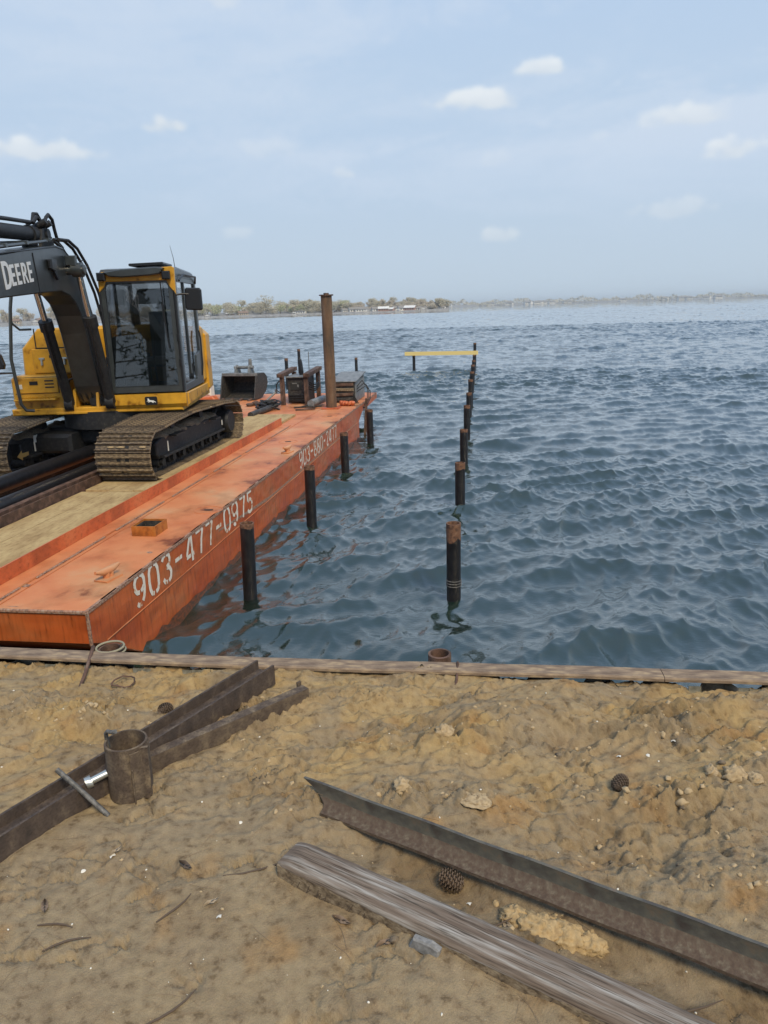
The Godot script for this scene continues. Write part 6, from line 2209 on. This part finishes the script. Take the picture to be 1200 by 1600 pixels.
	# twigs
	for q in [[-.87, -1.58, .06, .35, "dark curved twig at the lower left of the sand"], [-.55, -1.40, .07, .8, "dark twig near the bottom edge of the photo"], [-.40, -1.85, .11, .1, "long thin twig left of the timber's end"], [-.93, -1.645, .05, -.2, "short twig above the curved one at lower left"], [.68, -1.36, .10, .5, "thin twig in the hollow at the lower right corner"], [-.62, -1.70, .06, 1.1, "twig by the dark oak leaf"], [.25, -1.63, .07, .2, "twig beside the narrow pale leaf"]]:
		mb = MB.new()
		var L: float = q[2]
		var path := []
		for k in 5:
			var f := k / 4.0 - .5
			path.append(Vector3(f * L * 2.0, .004, sin(f * 3.0 + q[0] * 9.0) * L * .2))
		mb.tube(path, [.002, .003, .0032, .0026, .0012], 6)
		tag(obj("twig", mb, M.twig, self, at(on_sand(q[0], q[1], .001), q[3])), q[4], "twig", "twigs on the sand")
	# countless small stuff: grit, needles, crumbs
	scatter("loose_crumbs", M.clod, crumb(0, .007), 900, rng, 0, "loose crumbs of sand scattered over the ground", "crumbs")
	scatter("mud_crumbs", M.mud, crumb(1, .007), 140, rng, 1, "dark crumbs of mud in the churned patches", "crumbs")
	scatter("shell_specks", M.shell, crumb(2, .0028), 220, rng, 2, "white specks of broken shell over the sand", "shell specks")
	var nd := MB.new()
	nd.tube([Vector3(-.055, 0, 0), Vector3(-.02, .003, .004), Vector3(.02, .003, .003), Vector3(.055, 0, -.004)], [.0004, .0006, .0006, .0003], 4)
	scatter("pine_needles", M.needle, nd.mesh(M.needle), 260, rng, 3, "dry pine needles strewn over the beaten sand", "pine needles")

func crumb(seed_: int, r: float) -> ArrayMesh:
	var mb := MB.new()
	mb.lump(Vector3.ZERO, Vector3(r, r * .6, r * .8), .6, 1.2, 60 + seed_, 6, 9)
	return mb.mesh([M.clod, M.mud, M.shell][seed_])

func scatter(called: String, m: Material, me: Mesh, count: int, rng: RandomNumberGenerator, kind: int, label: String, cat: String):
	var mm := MultiMesh.new()
	mm.transform_format = MultiMesh.TRANSFORM_3D
	mm.mesh = me
	var list := []
	var tries := 0
	while list.size() < count and tries < count * 12:
		tries += 1
		var z := rng.randf_range(-2.98, -.9)
		var x := rng.randf_range(-1.0, 1.0) * (.35 + absf(z) * .55)
		if z < wall_front(x) + .05: continue
		var y := sand_h(x, z)
		var ok := rng.randf()
		var s := 1.0
		match kind:
			0:
				if ok > clump * .9 + .06: continue
				s = pow(rng.randf(), 4.0) * 2.2 * (.3 + clump) + .22
			1:
				if ok > clump * .9 + .02 or x < -.1: continue
				s = pow(rng.randf(), 4.0) * 1.8 + .22
			2:
				s = pow(rng.randf(), 2.0) * 1.4 + .35
			3:
				if z < -2.1 and ok > .15: continue
				s = rng.randf_range(.5, 1.1)
		var b := Basis(Vector3.UP, rng.randf() * TAU)
		if kind < 3:
			b = b * Basis(Vector3.RIGHT, rng.randf() * TAU)
		b = b.scaled(Vector3.ONE * s)
		list.append(Transform3D(b, Vector3(x, y + (.001 if kind > 1 else -.0015 * s), z)))
	mm.instance_count = list.size()
	for i in list.size():
		mm.set_instance_transform(i, list[i])
	var o := MultiMeshInstance3D.new()
	o.name = called
	o.multimesh = mm
	add_child(o)
	tag(o, label, cat, "", "stuff")

# ---------------------------------------------------------------- pines behind the viewer, seen mirrored in the windscreen
func build_pines_behind():
	var rng := RandomNumberGenerator.new()
	rng.seed = 7
	var mb := MB.new()
	var h := 9.0
	for i in 46:
		var y := lerpf(.9, h - .3, i / 45.0)
		var a := i * 2.4 + rng.randf() * .6
		var L := lerpf(3.0, .5, pow((y - .9) / (h - .9), 1.3)) * rng.randf_range(.6, 1.1)
		for k in 24:
			var f := rng.randf_range(.25, 1.0)
			var p := Vector3(cos(a) * L * f, y + f * .35 - f * f * .3 + rng.randfn(0, .22), sin(a) * L * f) + Vector3(rng.randfn(), rng.randfn() * .4, rng.randfn()) * .22
			for q in 5:
				var d := Vector3(rng.randfn(), rng.randfn() * .7 + .2, rng.randfn()).normalized() * .2
				var s := d.cross(Vector3(rng.randfn(), rng.randfn(), rng.randfn())).normalized() * .022
				mb.tri(p - s, p + s, p + d)
	var crown := mb.mesh(M.pine_needles)
	mb = MB.new()
	mb.tube([Vector3(0, -.3, 0), Vector3(.1, 3, .05), Vector3(.05, 6, 0), Vector3(0, h, 0)], [.2, .16, .1, .02], 9)
	rng.seed = 7
	for i in 46:
		var y := lerpf(.9, h - .3, i / 45.0)
		var a := i * 2.4
		var L := lerpf(3.0, .5, pow((y - .9) / (h - .9), 1.3)) * .85
		mb.tube([Vector3(.05, y, 0), Vector3(cos(a) * L, y + .25, sin(a) * L)], [.035, .006], 5)
	var trunk := mb.mesh(M.bark)
	var spots := [[-7.5, 7.5, 1.0, "leftmost shore pine behind the viewer, mirrored in the cab windscreen"], [-3.6, 12.5, 1.15, "second shore pine behind the viewer, left of centre"], [1.6, 10.2, 1.05, "shore pine straight behind the viewer"], [6.0, 11.5, 1.1, "shore pine behind the viewer to the right"], [10.2, 8.5, .95, "rightmost shore pine behind the viewer"], [-11.5, 9.0, 1.1, "outermost shore pine on the left behind the viewer"]]
	var first: Node3D = null
	for q in spots:
		var t := Transform3D(Basis(Vector3.UP, rng.randf() * 6).scaled(Vector3.ONE * q[2]), Vector3(q[0], -.05, q[1]))
		if first == null:
			first = thing("pine_tree", q[3], "tree", t)
			obj("trunk", trunk, null, first)
			obj("crown", crown, null, first)
		else:
			dup(first, t, q[3])
